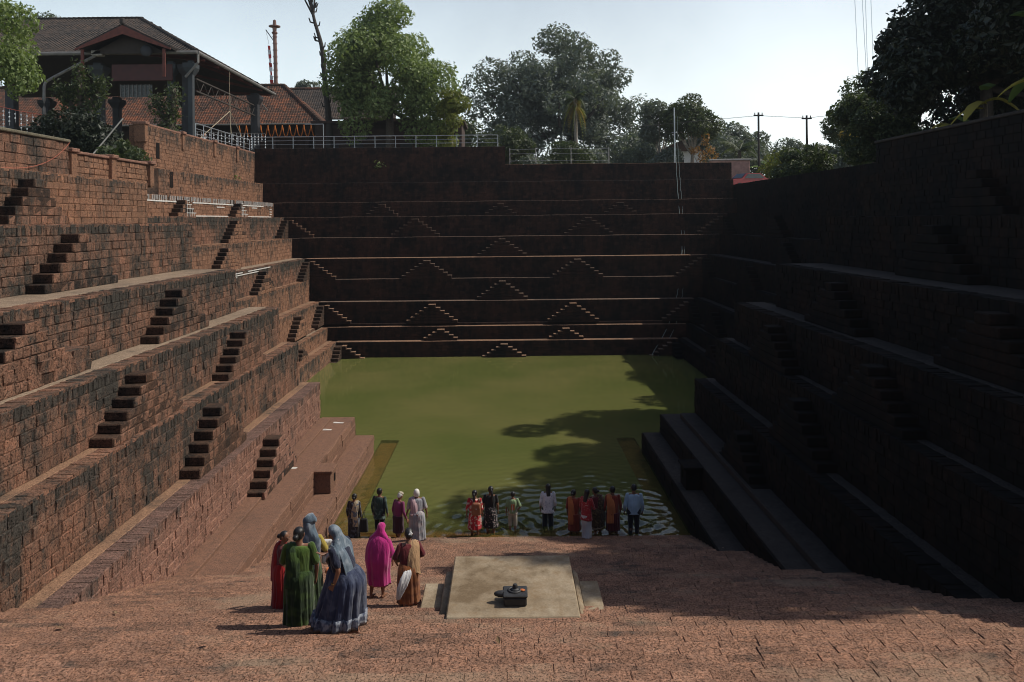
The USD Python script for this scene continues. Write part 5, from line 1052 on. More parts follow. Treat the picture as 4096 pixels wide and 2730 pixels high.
class Person:
    def __init__(s, label, loc, heading, h, build=1.0, lean=(0.0, 0.0), head=(0.0, 0.0), arms=None, legs=None, hair='bun', haircol=None, skin=None, eyes=False, group=None, z=None):
        s.h, s.b = h, build; q_ = np.random.default_rng(int(abs(loc[0])*100+loc[1]*10)); s.lean = (lean[0]+q_.uniform(-0.01, 0.04), lean[1]+q_.uniform(-0.035, 0.035))
        heading += q_.uniform(-7, 7)
        if legs is None: legs = {1: ((0.06, q_.uniform(0.0, 0.03), 0.265), (0.066, q_.uniform(-0.05, 0.03), 0.045)), -1: ((-0.058, q_.uniform(0.0, 0.03), 0.265), (-0.062, q_.uniform(-0.04, 0.04), 0.045))}
        z = (float(ground_step(loc[1])) if z is None else z)
        s.th = thing('person', label, 'person', (loc[0], loc[1], z), -heading, group=group)
        s.skin = skin or SKIN; k = h; b = build
        S = {q: np.array([q*0.108*k*b, -0.005*k, 0.805*k]) for q in (-1, 1)}
        A = {q: [np.array([q*0.145*k*b, -0.025*k, 0.635*k]), np.array([q*0.150*k*b, 0.035*k, 0.495*k])] for q in (-1, 1)}
        for q, e in (arms or {}).items(): A[q] = [np.array(e[0], float)*k, np.array(e[1], float)*k]
        s.S, s.A = S, A
        Lg = {q: [np.array([q*0.055*k, 0, 0.48*k]), np.array([q*0.058*k, 0.015*k, 0.265*k]), np.array([q*0.060*k, -0.01*k, 0.045*k])] for q in (-1, 1)}
        for q, e in (legs or {}).items(): Lg[q] = [Lg[q][0], np.array(e[0], float)*k, np.array(e[1], float)*k]
        s.L = Lg
        s.neck = np.array([0, 0, 0.835*k]); turn, nod = head
        s.hc = np.array([0, 0.012*k, 0.925*k])
        ct, st = math.cos(math.radians(-turn)), math.sin(math.radians(-turn)); cn, sn = math.cos(math.radians(-nod)), math.sin(math.radians(-nod))
        s.HR = np.array([[ct, -st, 0], [st, ct, 0], [0, 0, 1]]) @ np.array([[1, 0, 0], [0, cn, -sn], [0, sn, cn]])
        s.body(); s.hairdo(hair, haircol or HAIR)
        if eyes:
            for q in (-1, 1): s.put('eye', trimesh.Trimesh(*tris(hullb((s.hp((q*0.019*k, 0.054*k, 0.003*k)), 0.0075*k)))), EYE)
    def hp(s, p): return s.hc+s.HR @ np.asarray(p, float)
    def warp(s, v):
        v = np.array(v, float); zh = 0.50*s.h; t = np.maximum(v[:, 2]-zh, 0)
        v[:, 1] += s.lean[0]*t*(0.6+0.4*t/(0.5*s.h)); v[:, 0] += s.lean[1]*t; v[:, 2] -= 0.35*(s.lean[0]**2)*t
        return v
    def put(s, name, mesh, m, smooth=True, wig=0.0, seed=1):
        v, f = tris(mesh)
        if wig: v = v+wig*(np.stack([meshkit.fbm(v*np.array([9, 9, 4.0])+seed*3.3, 2, 31+j) for j in range(3)], 1)-0.5)
        return obj(name, (s.warp(v), f), m, s.th, smooth=smooth)
    def arm_bones(s, q, g=0.0, upto=1.0):
        k = s.h; a, (e, w) = s.S[q], s.A[q]; out = []
        if upto <= 0.5:
            m = a+(e-a)*upto*2; return [bone(a, 0.030*k+g, m, 0.026*k+g*1.5)]
        m = e+(w-e)*(upto-0.5)*2
        return [bone(a, 0.030*k+g, e, 0.023*k+g), bone(e, 0.023*k+g, m, (0.023-0.008*(upto-0.5)*2)*k+g*1.1)]
    def body(s):
        k, b = s.h, s.b; P = []
        P += [m3.Manifold.hull_points(np.vstack([ball((x*0.085*k*b, 0, 0.775*k), 0.042*k) for x in (-1, 1)]+[ball((x*0.065*k*b, 0.004*k, 0.62*k), 0.048*k) for x in (-1, 1)])),
              m3.Manifold.hull_points(np.vstack([ball((x*0.065*k*b, 0.004*k, 0.62*k), 0.048*k) for x in (-1, 1)]+[ball((x*0.062*k*b, -0.008*k, 0.50*k), 0.060*k*b) for x in (-1, 1)])),
              bone((0, -0.006*k, 0.79*k), 0.036*k, (0, 0.004*k, 0.875*k), 0.032*k)]
        for q in (-1, 1):
            P.append(bone((0, 0, 0.80*k), 0.035*k, s.S[q], 0.030*k)); P += s.arm_bones(q)
            e, w = s.A[q]; u = (w-e)/np.linalg.norm(w-e)
            f = np.array([0, 1.0, 0])-u*u[1]; f = f/np.linalg.norm(f) if np.linalg.norm(f) > 0.1 else np.array([0, 0, 1.0])
            sd = np.cross(u, f); L = 0.105*k
            P.append(m3.Manifold.hull_points(np.vstack([ball(w, 0.013*k), ball(w+u*0.45*L+f*0.020*k, 0.0085*k), ball(w+u*0.45*L-f*0.020*k, 0.0085*k)])))
            for i, (o, ln) in enumerate(((0.020, 0.42), (0.007, 0.52), (-0.007, 0.48), (-0.020, 0.36))):
                r0 = w+u*0.42*L+f*o*k; kn = r0+u*ln*0.55*L-sd*q*0.006*k; tip = kn+u*ln*0.42*L-sd*q*0.014*k
                P += [bone(r0, 0.0062*k, kn, 0.0056*k), bone(kn, 0.0056*k, tip, 0.0046*k)]
            t0 = w+u*0.12*L+f*0.014*k; t1 = t0+u*0.22*L+f*0.020*k; t2 = t1+u*0.22*L+f*0.006*k-sd*q*0.006*k
            P += [bone(t0, 0.0085*k, t1, 0.0068*k), bone(t1, 0.0068*k, t2, 0.0054*k)]
            hp_, kn, an = s.L[q]
            P += [bone(hp_, 0.056*k, kn, 0.034*k), bone(kn, 0.034*k, kn*0.6+an*0.4-np.array([0, 0.012*k, 0]), 0.033*k), bone(kn*0.6+an*0.4-np.array([0, 0.012*k, 0]), 0.033*k, an, 0.020*k)]
            P.append(m3.Manifold.hull_points(np.vstack([ball(an+np.array([0, -0.022*k, -0.028*k]), 0.017*k), ball(an+np.array([0, 0, -0.012*k]), 0.020*k), ball(an+np.array([0.012*k, 0.085*k, -0.033*k]), 0.012*k), ball(an+np.array([-0.014*k, 0.085*k, -0.033*k]), 0.012*k)])))
            for j in range(5): P.append(bone(an+np.array([(j-2)*0.0085*k, 0.085*k, -0.035*k]), 0.0075*k, an+np.array([(j-2)*0.0095*k, (0.118-0.004*abs(j-2))*k, -0.037*k]), 0.0062*k))
        R = lambda p: s.hp(np.array(p)*k)
        sk = ball((0, 0, 0), 1.0, 24)*np.array([0.049, 0.060, 0.060])*k+np.array([0, -0.004, 0.012])*k; jw = ball((0, 0, 0), 1.0, 24)*np.array([0.034, 0.036, 0.034])*k+np.array([0, 0.020, -0.040])*k
        P += [m3.Manifold.hull_points((s.HR @ np.vstack([sk, jw]).T).T+s.hc),
              m3.Manifold.hull_points(np.vstack([ball(R((0, 0.054, 0.006)), 0.006*k), ball(R((0, 0.068, -0.016)), 0.008*k), ball(R((0.010, 0.057, -0.018)), 0.006*k), ball(R((-0.010, 0.057, -0.018)), 0.006*k)])),
              m3.Manifold.hull_points(np.vstack([ball(R((x, 0.050, -0.036)), 0.0065*k) for x in (-0.013, 0, 0.013)]+[ball(R((0, 0.055, -0.036)), 0.006*k)])),
              bone(s.neck, 0.032*k, R((0, 0.0, -0.035)), 0.031*k)]
        for q in (-1, 1): P.append(m3.Manifold.hull_points(np.vstack([ball(R((q*0.050, -0.004, 0.012)), 0.009*k), ball(R((q*0.050, -0.004, -0.014)), 0.007*k)])))
        s.put('body', soft(fuse(P), 0.022*k, 3), s.skin)
    def hairdo(s, kind, m):
        k = s.h; R = lambda *p: s.hp(np.array(p)*k)
        if kind is None: return
        def ell(c, r): return (s.HR @ (ball((0, 0, 0), 1.0, 24)*np.array(r)*k+np.array(c)*k).T).T+s.hc
        cap = m3.Manifold.hull_points(np.vstack([ell((0, -0.014, 0.020), (0.054, 0.058, 0.056)), ell((0, -0.028, -0.018), (0.046, 0.036, 0.032))]))
        P = [cap]
        if kind == 'bun': P.append(hullb((R(0, -0.086, -0.010), 0.028*k), (R(0, -0.066, -0.006), 0.026*k)))
        if kind == 'pony': P += [bone(R(0, -0.075, 0.0), 0.022*k, R(0.01, -0.085, -0.07), 0.026*k), bone(R(0.01, -0.085, -0.07), 0.026*k, R(0.012, -0.07, -0.20), 0.012*k)]
        if kind == 'long': P += [m3.Manifold.hull_points(np.vstack([ell((0, -0.03, -0.01), (0.050, 0.036, 0.04)), ball(R(0.02, -0.062, -0.15), 0.022*k), ball(R(-0.02, -0.062, -0.15), 0.022*k)]))]
        if kind == 'braid':
            for i in range(7): P.append(hullb((R(0.004*(-1)**i, -0.070-0.004*i*(i < 3), -0.03-0.036*i), 0.019*k-0.0012*k*i), (R(0, -0.068, -0.045-0.036*i), 0.015*k)))
        if kind == 'bob': P += [m3.Manifold.hull_points(np.vstack([ell((0, -0.02, 0.0), (0.060, 0.055, 0.055)), ell((0, -0.026, -0.045), (0.056, 0.036, 0.03))]))]
        s.put('hair', soft(fuse(P), 0.022*k, 2), m, wig=0.006*k)
    # ---- garments
    def top(s, name, m, low=0.46, g=0.012, sleeve=0.45, flare=0.0, seed=1, neckz=0.825, wig=0.014):
        k, b = s.h, s.b; P = []
        lv = [(low*k, (0.112+flare)*k*b, (0.080+flare*0.8)*k*b, 0, -0.004*k, 0.8), ((low+0.62)/2*k, (0.106+flare*0.5)*k*b, (0.076+flare*0.4)*k*b, 0, -0.002*k, 0.5), (0.63*k, 0.104*k*b+g, 0.070*k*b+g, 0, 0, 0.25), (0.72*k, 0.110*k*b+g, 0.070*k+g, 0, 0, 0.1), (0.785*k, 0.108*k*b+g, 0.060*k+g, 0, 0, 0.05), (0.812*k, 0.080*k*b+g, 0.046*k+g, 0, -0.002*k, 0), (neckz*k, 0.036*k+g, 0.036*k+g*0.5, 0, -0.004*k, 0)]
        P.append(m3.Manifold(m3.Mesh(*[np.asarray(a, t) for a, t in zip(lathe(dens(lv), 40, 7, 0.05 if flare else 0.025, seed), (np.float32, np.uint32))])))
        for q in (-1, 1):
            if sleeve: P += s.arm_bones(q, g*0.9, sleeve)
        s.put(name, soft(fuse(P), 0.035*k, 2), m, wig=wig*k, seed=seed)
    def skirt(s, name, m, top=0.60, hem=0.035, r_top=0.100, r_hip=0.128, r_hem=0.15, folds=11, amp=0.07, seed=2, dy=0.0, squash=0.78, dx=0.0, wig=0.016):
        k, b = s.h, s.b
        lv = dens([(top*k, r_top*k*b, r_top*squash*k*b, 0, 0, 0.1), (max(0.5, hem+0.12)*k, r_hip*k*b, r_hip*squash*1.05*k*b, 0, -0.006*k, 0.3), (((max(0.5, hem+0.12))+hem)/2*k, (r_hip+r_hem)/2*k*b, (r_hip+r_hem)/2*squash*1.05*k*b, dx*0.4*k, dy*0.4*k, 0.7), (hem*k, r_hem*k*b, r_hem*squash*1.1*k*b, dx*k, dy*k, 1.0)], 7)
        s.put(name, lathe(lv, 84, folds, amp, seed), m, wig=wig*k, seed=seed)
    def trousers(s, m, low=0.03, g=0.016, top=0.60, wide=0.0):
        k = s.h; P = []
        P.append(m3.Manifold.hull_points(np.vstack([ball((x*0.064*k*s.b, 0, 0.58*k), 0.050*k) for x in (-1, 1)]+[ball((x*0.058*k*s.b, -0.010*k, 0.495*k), 0.066*k*s.b) for x in (-1, 1)])))
        for q in (-1, 1):
            a, kn, an = s.L[q]; t = (kn[2]-low*k)/(kn[2]-an[2]) if low*k < kn[2] else 0
            P.append(bone(a, 0.060*k*s.b, kn, 0.040*k+g*0.6+wide*0.5*k))
            if low*k < kn[2]-0.02*k: P.append(bone(kn, 0.040*k+g*0.6+wide*0.5*k, kn+(an-kn)*min(1.0, t*0.97), 0.030*k+g*0.7+wide*k))
        s.put('trousers', soft(fuse(P), 0.032*k, 2), m, wig=0.014*k)
    def veil(s, name, m, back=0.55, seed=3, peak=0.0, side=0.10, wig=0.012):
        k = s.h; R = lambda *p: s.hp(np.array(p)*k)
        def ell(c, r): return (s.HR @ (ball((0, 0, 0), 1.0, 24)*np.array(r)*k+np.array(c)*k).T).T+s.hc
        P = [m3.Manifold.hull_points(np.vstack([ell((0, -0.012, 0.020), (0.060, 0.064, 0.062)), ell((0, -0.026, -0.03), (0.056, 0.044, 0.04))])),
             m3.Manifold.hull_points(np.vstack([ell((0, -0.022, -0.03), (0.056, 0.046, 0.04)), ball((0.085*k*s.b, -0.030*k, 0.80*k), 0.036*k), ball((-0.085*k*s.b, -0.030*k, 0.80*k), 0.036*k)])),
             m3.Manifold.hull_points(np.vstack([ball((q*0.095*k*s.b, -0.032*k, 0.79*k), 0.036*k) for q in (-1, 1)]+[ball((q*side*k, -0.066*k, back*k), 0.022*k) for q in (-1, 1)]))]
        if peak: P.append(m3.Manifold.hull_points(np.vstack([ell((0, -0.01, 0.03), (0.055, 0.055, 0.05)), ball(R(0.012, -0.02, 0.07+peak), 0.016*k), ball(R(-0.03, -0.01, 0.05+peak*0.6), 0.02*k)])))
        s.put(name, soft(fuse(P), 0.028*k, 3), m, wig=wig*k, seed=seed)
    def pallu(s, name, m, over=-1, end=0.40, w=0.15, seed=4, curv=0.16):
        w = w*0.78
        """cloth over one shoulder, across the chest and down the back"""
        k = s.h; q = over
        path = [(-q*0.10*k, 0.075*k, 0.58*k), (-q*0.02*k, 0.098*k, 0.70*k), (q*0.055*k, 0.070*k, 0.80*k), (q*0.070*k, 0.0, 0.853*k), (q*0.066*k, -0.072*k, 0.80*k), (q*0.05*k, -0.100*k, 0.68*k), (q*0.045*k, -0.108*k, 0.55*k), (q*0.05*k, -0.112*k, end*k)]
        s.put(name, ribbon(path, (1, 0, 0), [w*0.8*k, w*0.7*k, w*0.62*k, w*0.6*k, w*0.8*k, w*k, w*1.05*k, w*1.1*k], 0.010*k, 0.008*k, seed, curv), m, wig=0.010*k)
def ground_step(d):
    """height of the tread under a point on the paved steps"""
    i = np.floor((25.07-d)/0.4); return 0.05+ground_z(25.07-0.4*i)+0.0

C_RED = cloth('red_sari', (0.28, 0.010, 0.012)); C_MAROON = cloth('maroon', (0.10, 0.012, 0.016)); C_GREEN = cloth('green_sari', (0.045, 0.085, 0.012), (0.075, 0.125, 0.018), 7.0, (0.45, 0.6)); C_DGREEN = cloth('dark_green', (0.016, 0.036, 0.010), (0.04, 0.075, 0.015), 6.0, (0.5, 0.6))
C_BLUE = cloth('blue_grey_sari', (0.026, 0.036, 0.075), (0.06, 0.075, 0.12), 9.0, (0.48, 0.62)); C_HEM = cloth('blue_white_hem', (0.07, 0.085, 0.13), (0.24, 0.26, 0.30), 16.0, (0.44, 0.58)); C_NAVY = cloth('navy', (0.012, 0.016, 0.035)); C_BLUEV = cloth('blue_grey_veil', (0.09, 0.125, 0.16), (0.22, 0.26, 0.30), 8.0, (0.5, 0.66))
C_MAG = cloth('magenta', (0.42, 0.016, 0.17), sheen=0.4); C_OCHRE = cloth('orange_brown_sari', (0.26, 0.095, 0.030), (0.16, 0.05, 0.018), 7.0, (0.45, 0.62)); C_TAN = cloth('tan_cloth', (0.34, 0.21, 0.11)); C_WHITE = cloth('white', (0.56, 0.56, 0.56)); C_YEL = cloth('gold_yellow', (0.36, 0.28, 0.05))
C_DKPAT = cloth('dark_pattern', (0.025, 0.018, 0.020), (0.10, 0.11, 0.14), 9.0, (0.52, 0.6)); C_CREAM = cloth('cream_stole', (0.42, 0.34, 0.22), (0.12, 0.14, 0.18), 8.0, (0.52, 0.58)); C_TEAL = cloth('dark_teal_shirt', (0.022, 0.045, 0.040), (0.10, 0.15, 0.13), 8.0, (0.5, 0.62)); C_BLACK = cloth('black', (0.010, 0.010, 0.011))
C_PURPLE = cloth('magenta_purple', (0.20, 0.030, 0.11)); C_DPLUM = cloth('dark_plum', (0.045, 0.012, 0.025)); C_GREY = cloth('grey_white_sari', (0.27, 0.28, 0.31), (0.36, 0.33, 0.34), 6.0); C_PINKST = cloth('pale_pink_stole', (0.46, 0.32, 0.34))
C_FLORAL = cloth('red_floral', (0.40, 0.022, 0.028), (0.55, 0.42, 0.36), 13.0, (0.53, 0.57)); C_BLKPR = cloth('black_print', (0.012, 0.011, 0.013), (0.35, 0.28, 0.27), 22.0, (0.60, 0.64)); C_LGREEN = cloth('pale_green_tee', (0.19, 0.27, 0.14)); C_BEIGE = cloth('beige', (0.42, 0.37, 0.28)); C_LACE = cloth('white_lace', (0.62, 0.62, 0.64), (0.40, 0.42, 0.48), 20.0, (0.56, 0.66))
C_RUST = cloth('rust', (0.22, 0.035, 0.02)); C_ORST = cloth('orange_stole', (0.48, 0.15, 0.05)); C_REDPR = cloth('red_print', (0.34, 0.025, 0.03), (0.50, 0.30, 0.25), 24.0, (0.62, 0.66)); C_BRPAT = cloth('brown_pattern', (0.055, 0.030, 0.016), (0.16, 0.10, 0.045), 20.0, (0.55, 0.62)); C_LBLUE = cloth('light_blue_shirt', (0.34, 0.46, 0.56)); C_DENIM = cloth('dark_denim', (0.012, 0.014, 0.022)); LEATHER = simple('leather_brown', (0.24, 0.09, 0.045), 0.5, noise=0.2, scale=10.0); STRAP_D = simple('leather_dark', (0.10, 0.04, 0.022), 0.5)

# P1 woman in red, hand on her neighbour's shoulder
p = Person('woman in dark red sari behind the woman in green, face turned back', (-3.93, 13.75), 50, 1.32, lean=(0.05, 0.06), head=(55, 5), arms={1: ((0.20, 0.05, 0.72), (0.30, 0.08, 0.80)), -1: ((-0.16, -0.03, 0.64), (-0.17, 0.02, 0.50))}, hair='bun', eyes=True)
p.top('blouse', C_MAROON, low=0.56, sleeve=0.42); p.skirt('sari', C_RED, r_hem=0.15, folds=13, amp=0.08); p.pallu('pallu', C_RED, -1, 0.36, 0.2)
# P2 woman in green, back to the camera
p = Person('woman in green sari with short sleeves seen from behind', (-3.17, 12.0), -8, 1.52, 1.08, head=(20, 4), hair='bun', arms={1: ((0.175, -0.02, 0.63), (0.165, 0.05, 0.47)), -1: ((-0.16, 0.03, 0.64), (-0.11, 0.14, 0.60))})
p.top('blouse', C_GREEN, low=0.42, sleeve=0.40, flare=0.02, g=0.02, wig=0.02); p.skirt('sari', C_DGREEN, r_hem=0.135, r_hip=0.132, folds=15, amp=0.10, seed=5); p.pallu('pallu', C_DGREEN, -1, 0.44, 0.17)
# P3 woman with blue veil and bundle
p = Person('woman under a tall blue grey veil, gold and green sari, white bag', (-3.38, 13.5), 5, 1.62, head=(-10, 0), hair=None, arms={1: ((0.17, 0.03, 0.66), (0.20, 0.10, 0.60)), -1: ((-0.15, 0.05, 0.68), (-0.10, 0.12, 0.80))})
p.top('blouse', C_YEL, low=0.5, sleeve=0.42); p.skirt('sari', C_DGREEN, r_hem=0.15, folds=13, amp=0.08, seed=6); p.veil('veil', C_BLUEV, 0.52, side=0.10, wig=0.03)
p.put('head_bundle', soft(m3.Manifold.hull_points(np.vstack([ball(p.hp((x*p.h, y*p.h, z*p.h)), r*p.h) for x, y, z, r in ((-0.02, -0.01, 0.06, 0.050), (0.03, -0.01, 0.065, 0.045), (0.02, 0.0, 0.105, 0.030), (0.0, 0.01, 0.09, 0.035))])), 0.025, 2), C_BLUEV, wig=0.06)
bag = thing('cloth_bag', 'white cloth bag with dark trim held by the blue veiled woman', 'bag', (-3.06, 13.62, float(ground_step(13.5))+0.98))
obj('bag_body', soft(m3.Manifold.hull_points(np.vstack([ball((-0.08, 0, 0.20), 0.05), ball((0.08, 0, 0.20), 0.05), ball((-0.09, 0, -0.12), 0.06), ball((0.09, 0, -0.12), 0.06)])), 0.03, 3), C_WHITE, bag, smooth=True)
obj('bag_band', soft(m3.Manifold.hull_points(np.vstack([ball((-0.10, 0, 0.08), 0.052), ball((0.10, 0, 0.08), 0.052), ball((-0.10, 0, 0.01), 0.056), ball((0.10, 0, 0.01), 0.056)])), 0.03, 2), C_NAVY, bag, smooth=True)
g = trimesh.creation.icosphere(2, 0.075); g.apply_scale((1.1, 0.9, 0.8)); g.apply_translation((-3.04, 13.5, float(ground_step(13.5))+0.74)); g.vertices += 0.02*(np.stack([meshkit.noise(g.vertices*30, j) for j in range(3)], 1)-0.5)
tag(obj('flower_bundle', g, C_ORST, smooth=True), 'orange flower bundle hanging beside the white bag', 'flowers')
# P4 woman in blue grey sari, walking left
p = Person('old woman in blue grey sari and veil walking left, nearest the camera', (-2.36, 11.45), -74, 1.47, 1.32, lean=(0.20, 0.0), head=(-18, 14), hair=None, eyes=True, arms={-1: ((-0.170, -0.045, 0.64), (-0.175, 0.03, 0.49)), 1: ((0.15, 0.08, 0.67), (0.06, 0.20, 0.68))}, legs={-1: ((-0.06, -0.05, 0.265), (-0.085, -0.17, 0.05)), 1: ((0.06, 0.07, 0.27), (0.06, 0.08, 0.045))})
p.top('blouse', C_NAVY, low=0.50, sleeve=0.34, g=0.018); p.skirt('sari', C_BLUE, r_hip=0.135, r_hem=0.180, folds=17, amp=0.13, seed=7, dy=0.085, hem=0.05, squash=1.0); p.veil('veil', C_BLUEV, 0.66, side=0.085)
p.pallu('pallu', C_BLUEV, -1, 0.50, 0.20); k = p.h
p.put('front_drape', ribbon([(-0.09*k, -0.03*k, 0.84*k), (-0.08*k, 0.06*k, 0.79*k), (-0.01*k, 0.13*k, 0.72*k), (0.05*k, 0.17*k, 0.66*k), (0.07*k, 0.17*k, 0.56*k)], (0.55, -0.3, 0.75), [0.16*k, 0.18*k, 0.17*k, 0.13*k, 0.10*k], 0.012*k, 0.010*k, 3), C_GREY, wig=0.012*k)
p.put('sari_border', lathe(dens([(0.052*k, 0.184*k*p.b, 0.184*k*1.1*p.b, 0, 0.085*k, 1.0), (0.17*k, 0.174*k*p.b, 0.174*k*1.09*p.b, 0, 0.062*k, 0.92)], 3), 84, 17, 0.13, 7), C_HEM, wig=0.016*k, seed=7)
p.put('bangle', trimesh.creation.torus(0.019*k, 0.0035*k, 16, 6, transform=trimesh.transformations.translation_matrix(p.A[-1][1]+np.array([0, 0, 0.02*k]))), simple('brass', (0.55, 0.36, 0.12), 0.35, metal=0.8))
# P5 magenta wrap
p = Person('woman wrapped head to calf in bright magenta cloth seen from behind', (-2.45, 15.0), 10, 1.36, 1.22, lean=(0.12, 0.03), head=(0, 12), hair=None, legs={-1: ((-0.07, -0.02, 0.26), (-0.09, -0.08, 0.045))})
k = p.h
p.put('wrap', lathe(dens([(0.19*k, 0.158*k, 0.14*k, 0.01*k, -0.01*k, 1.0), (0.35*k, 0.160*k, 0.135*k, 0, -0.01*k, 0.9), (0.52*k, 0.182*k, 0.14*k, 0, -0.012*k, 0.7), (0.66*k, 0.186*k, 0.122*k, 0, -0.012*k, 0.45), (0.76*k, 0.165*k, 0.10*k, 0, -0.012*k, 0.3), (0.815*k, 0.115*k, 0.08*k, 0, -0.012*k, 0.15), (0.845*k, 0.062*k, 0.062*k, 0, -0.010*k, 0.05)], 6), 84, 9, 0.085, 8), C_MAG, wig=0.02)
p.veil('hood', C_MAG, 0.6, side=0.11)
p.put('elbow_drape', soft(m3.Manifold.hull_points(np.vstack([ball((0.12*k, -0.02*k, 0.77*k), 0.05*k), ball((0.20*k, 0.0, 0.62*k), 0.03*k), ball((0.12*k, -0.02*k, 0.55*k), 0.05*k)])), 0.03, 3), C_MAG, wig=0.02)
# P6 woman in orange brown sari carrying white cloth
p = Person('bent woman in orange brown sari with white cloth, flowers in her hair', (-1.76, 13.95), -15, 1.36, 1.05, lean=(0.22, 0.03), head=(-5, 14), hair='bun', arms={1: ((0.19, 0.0, 0.66), (0.13, 0.14, 0.58)), -1: ((-0.18, 0.02, 0.65), (-0.14, 0.12, 0.56))}, legs={1: ((0.06, 0.02, 0.27), (0.075, 0.03, 0.045)), -1: ((-0.06, -0.02, 0.26), (-0.05, -0.09, 0.045))})
p.top('blouse', C_MAROON, low=0.55, sleeve=0.44); p.skirt('sari', C_OCHRE, hem=0.10, r_hip=0.135, r_hem=0.140, folds=11, amp=0.10, seed=9); p.pallu('pallu', C_TAN, 1, 0.50, 0.20)
R_ = lambda *q: p.hp(np.array(q)*p.h)
p.put('hair_flowers', hullb((R_(0.02, -0.10, 0.01), 0.012), (R_(-0.02, -0.10, 0.005), 0.012), (R_(0.0, -0.105, 0.03), 0.014)), C_WHITE)
wc = thing('white_cloth', 'folded white cloth hanging from the bent woman in orange brown', 'cloth', (-1.86, 13.72, float(ground_step(13.9))))
obj('cloth_fold', ribbon([(0.10, 0.05, 0.74), (0.08, -0.02, 0.66), (0.02, -0.06, 0.50), (-0.05, -0.06, 0.30)], (0.8, 0.3, 0.1), [0.14, 0.22, 0.20, 0.07], 0.02, 0.02), C_WHITE, wc, smooth=True)

WZ = -0.16                                        # feet of the bathers, below the water
p = Person('woman with cream patterned stole and dark dress at the left water edge', (-4.92, 25.35), 5, 1.5, head=(-10, 6), hair='bun', z=WZ); p.top('dress_top', C_DKPAT, low=0.35, sleeve=0.9, flare=0.012); p.skirt('skirt', C_DKPAT, top=0.5, hem=0.06, r_hem=0.12); p.pallu('stole', C_CREAM, 1, 0.34, 0.18)
hb_ = thing('hand_bag', 'black hanging bag beside the woman with the cream stole', 'bag', (-4.58, 25.2, 0.42)); obj('bag_body', soft(m3.Manifold.hull_points(np.vstack([ball((-0.07, 0, 0.14), 0.05), ball((0.07, 0, 0.14), 0.05), ball((-0.08, 0, -0.2), 0.06), ball((0.08, 0, -0.2), 0.06)])), 0.03, 2), C_BLACK, hb_, smooth=True); obj('strap', tube([(-0.06, 0, 0.15), (0, 0, 0.42), (0.06, 0, 0.15)], 0.012, 5), C_BLACK, hb_)
p = Person('man in dark teal patterned shirt and black trousers standing in the water', (-4.13, 25.5), 8, 1.62, head=(15, 2), hair='short', z=WZ); p.top('shirt', C_TEAL, low=0.40, sleeve=0.92, flare=0.01); p.trousers(C_BLACK, low=0.05)
p = Person('stooped old man in purple shirt with pale cap, holding a neighbour\'s hand', (-3.5, 25.25), 35, 1.55, lean=(0.10, 0), head=(15, 24), hair='short', haircol=HAIR_W, z=WZ, arms={1: ((0.15, 0.0, 0.63), (0.19, 0.06, 0.48)), -1: ((-0.145, -0.02, 0.635), (-0.15, 0.03, 0.49))}); p.top('shirt', C_PURPLE, low=0.44, sleeve=0.9); p.skirt('waist_cloth', C_DPLUM, top=0.54, hem=0.20, r_top=0.11, r_hip=0.122, r_hem=0.12, folds=7, amp=0.05)
p.put('cap', soft(m3.Manifold.hull_points((p.HR @ (ball((0, 0, 0), 1.0, 24)*np.array([0.054, 0.058, 0.034])*p.h+np.array([0, -0.008, 0.050])*p.h).T).T+p.hc), 0.03, 2), C_BEIGE)
p = Person('white haired woman in grey white sari with pink stole', (-2.82, 24.5), -4, 1.60, 1.12, head=(5, 4), hair='bob', haircol=HAIR_W, arms={-1: ((-0.165, 0.0, 0.63), (-0.20, 0.06, 0.50)), 1: ((0.17, -0.02, 0.64), (0.19, 0.03, 0.50))}); p.top('blouse', C_GREY, low=0.50, sleeve=0.45, g=0.018); p.skirt('sari', C_GREY, r_hip=0.135, r_hem=0.145, folds=13, amp=0.07, seed=12); p.pallu('stole', C_PINKST, -1, 0.56, 0.17)
p = Person('woman in red floral dress with brown backpack', (-1.08, 25.4), 6, 1.56, head=(12, 4), hair='pony', z=WZ, arms={-1: ((-0.155, -0.02, 0.63), (-0.165, 0.01, 0.49))}); p.top('dress_top', C_FLORAL, low=0.48, sleeve=0.55, g=0.016); p.skirt('dress_skirt', C_FLORAL, top=0.56, hem=0.22, r_hip=0.125, r_hem=0.145, folds=9, amp=0.06, seed=13); 
bp = thing('backpack', 'brown leather backpack on the woman in red floral dress', 'backpack', (-1.02, 25.22, WZ)); obj('pack', soft(m3.Manifold.hull_points(np.vstack([ball((x, 0, z), 0.07) for x, z in ((-0.09, 0.88), (0.09, 0.88), (-0.08, 1.14), (0.08, 1.14))])), 0.03, 3), LEATHER, bp, smooth=True); obj('flap', soft(m3.Manifold.hull_points(np.vstack([ball((x, -0.03, z), 0.06) for x, z in ((-0.075, 1.06), (0.075, 1.06), (-0.07, 1.17), (0.07, 1.17))])), 0.03, 2), LEATHER, bp, smooth=True); obj('buckle', bbox(-0.02, 0.02, -0.095, -0.085, 1.02, 1.06, 0.004), STEEL, bp)
for q in (-1, 1): obj('shoulder_strap', tube(spline([(q*0.08, 0.0, 0.92), (q*0.13, 0.10, 1.0), (q*0.12, 0.24, 1.18), (q*0.10, 0.16, 1.30), (q*0.07, 0.03, 1.18)], 14), 0.016, 5), STRAP_D, bp, smooth=True)
p = Person('woman in long black printed dress with hair tied back', (-0.58, 25.6), -4, 1.60, head=(-12, 8), hair='pony', z=WZ); p.top('dress_top', C_BLACK, low=0.52, sleeve=0.3, g=0.012); p.skirt('dress_skirt', C_BLKPR, top=0.60, hem=0.20, r_top=0.105, r_hip=0.125, r_hem=0.158, folds=13, amp=0.07, seed=14)
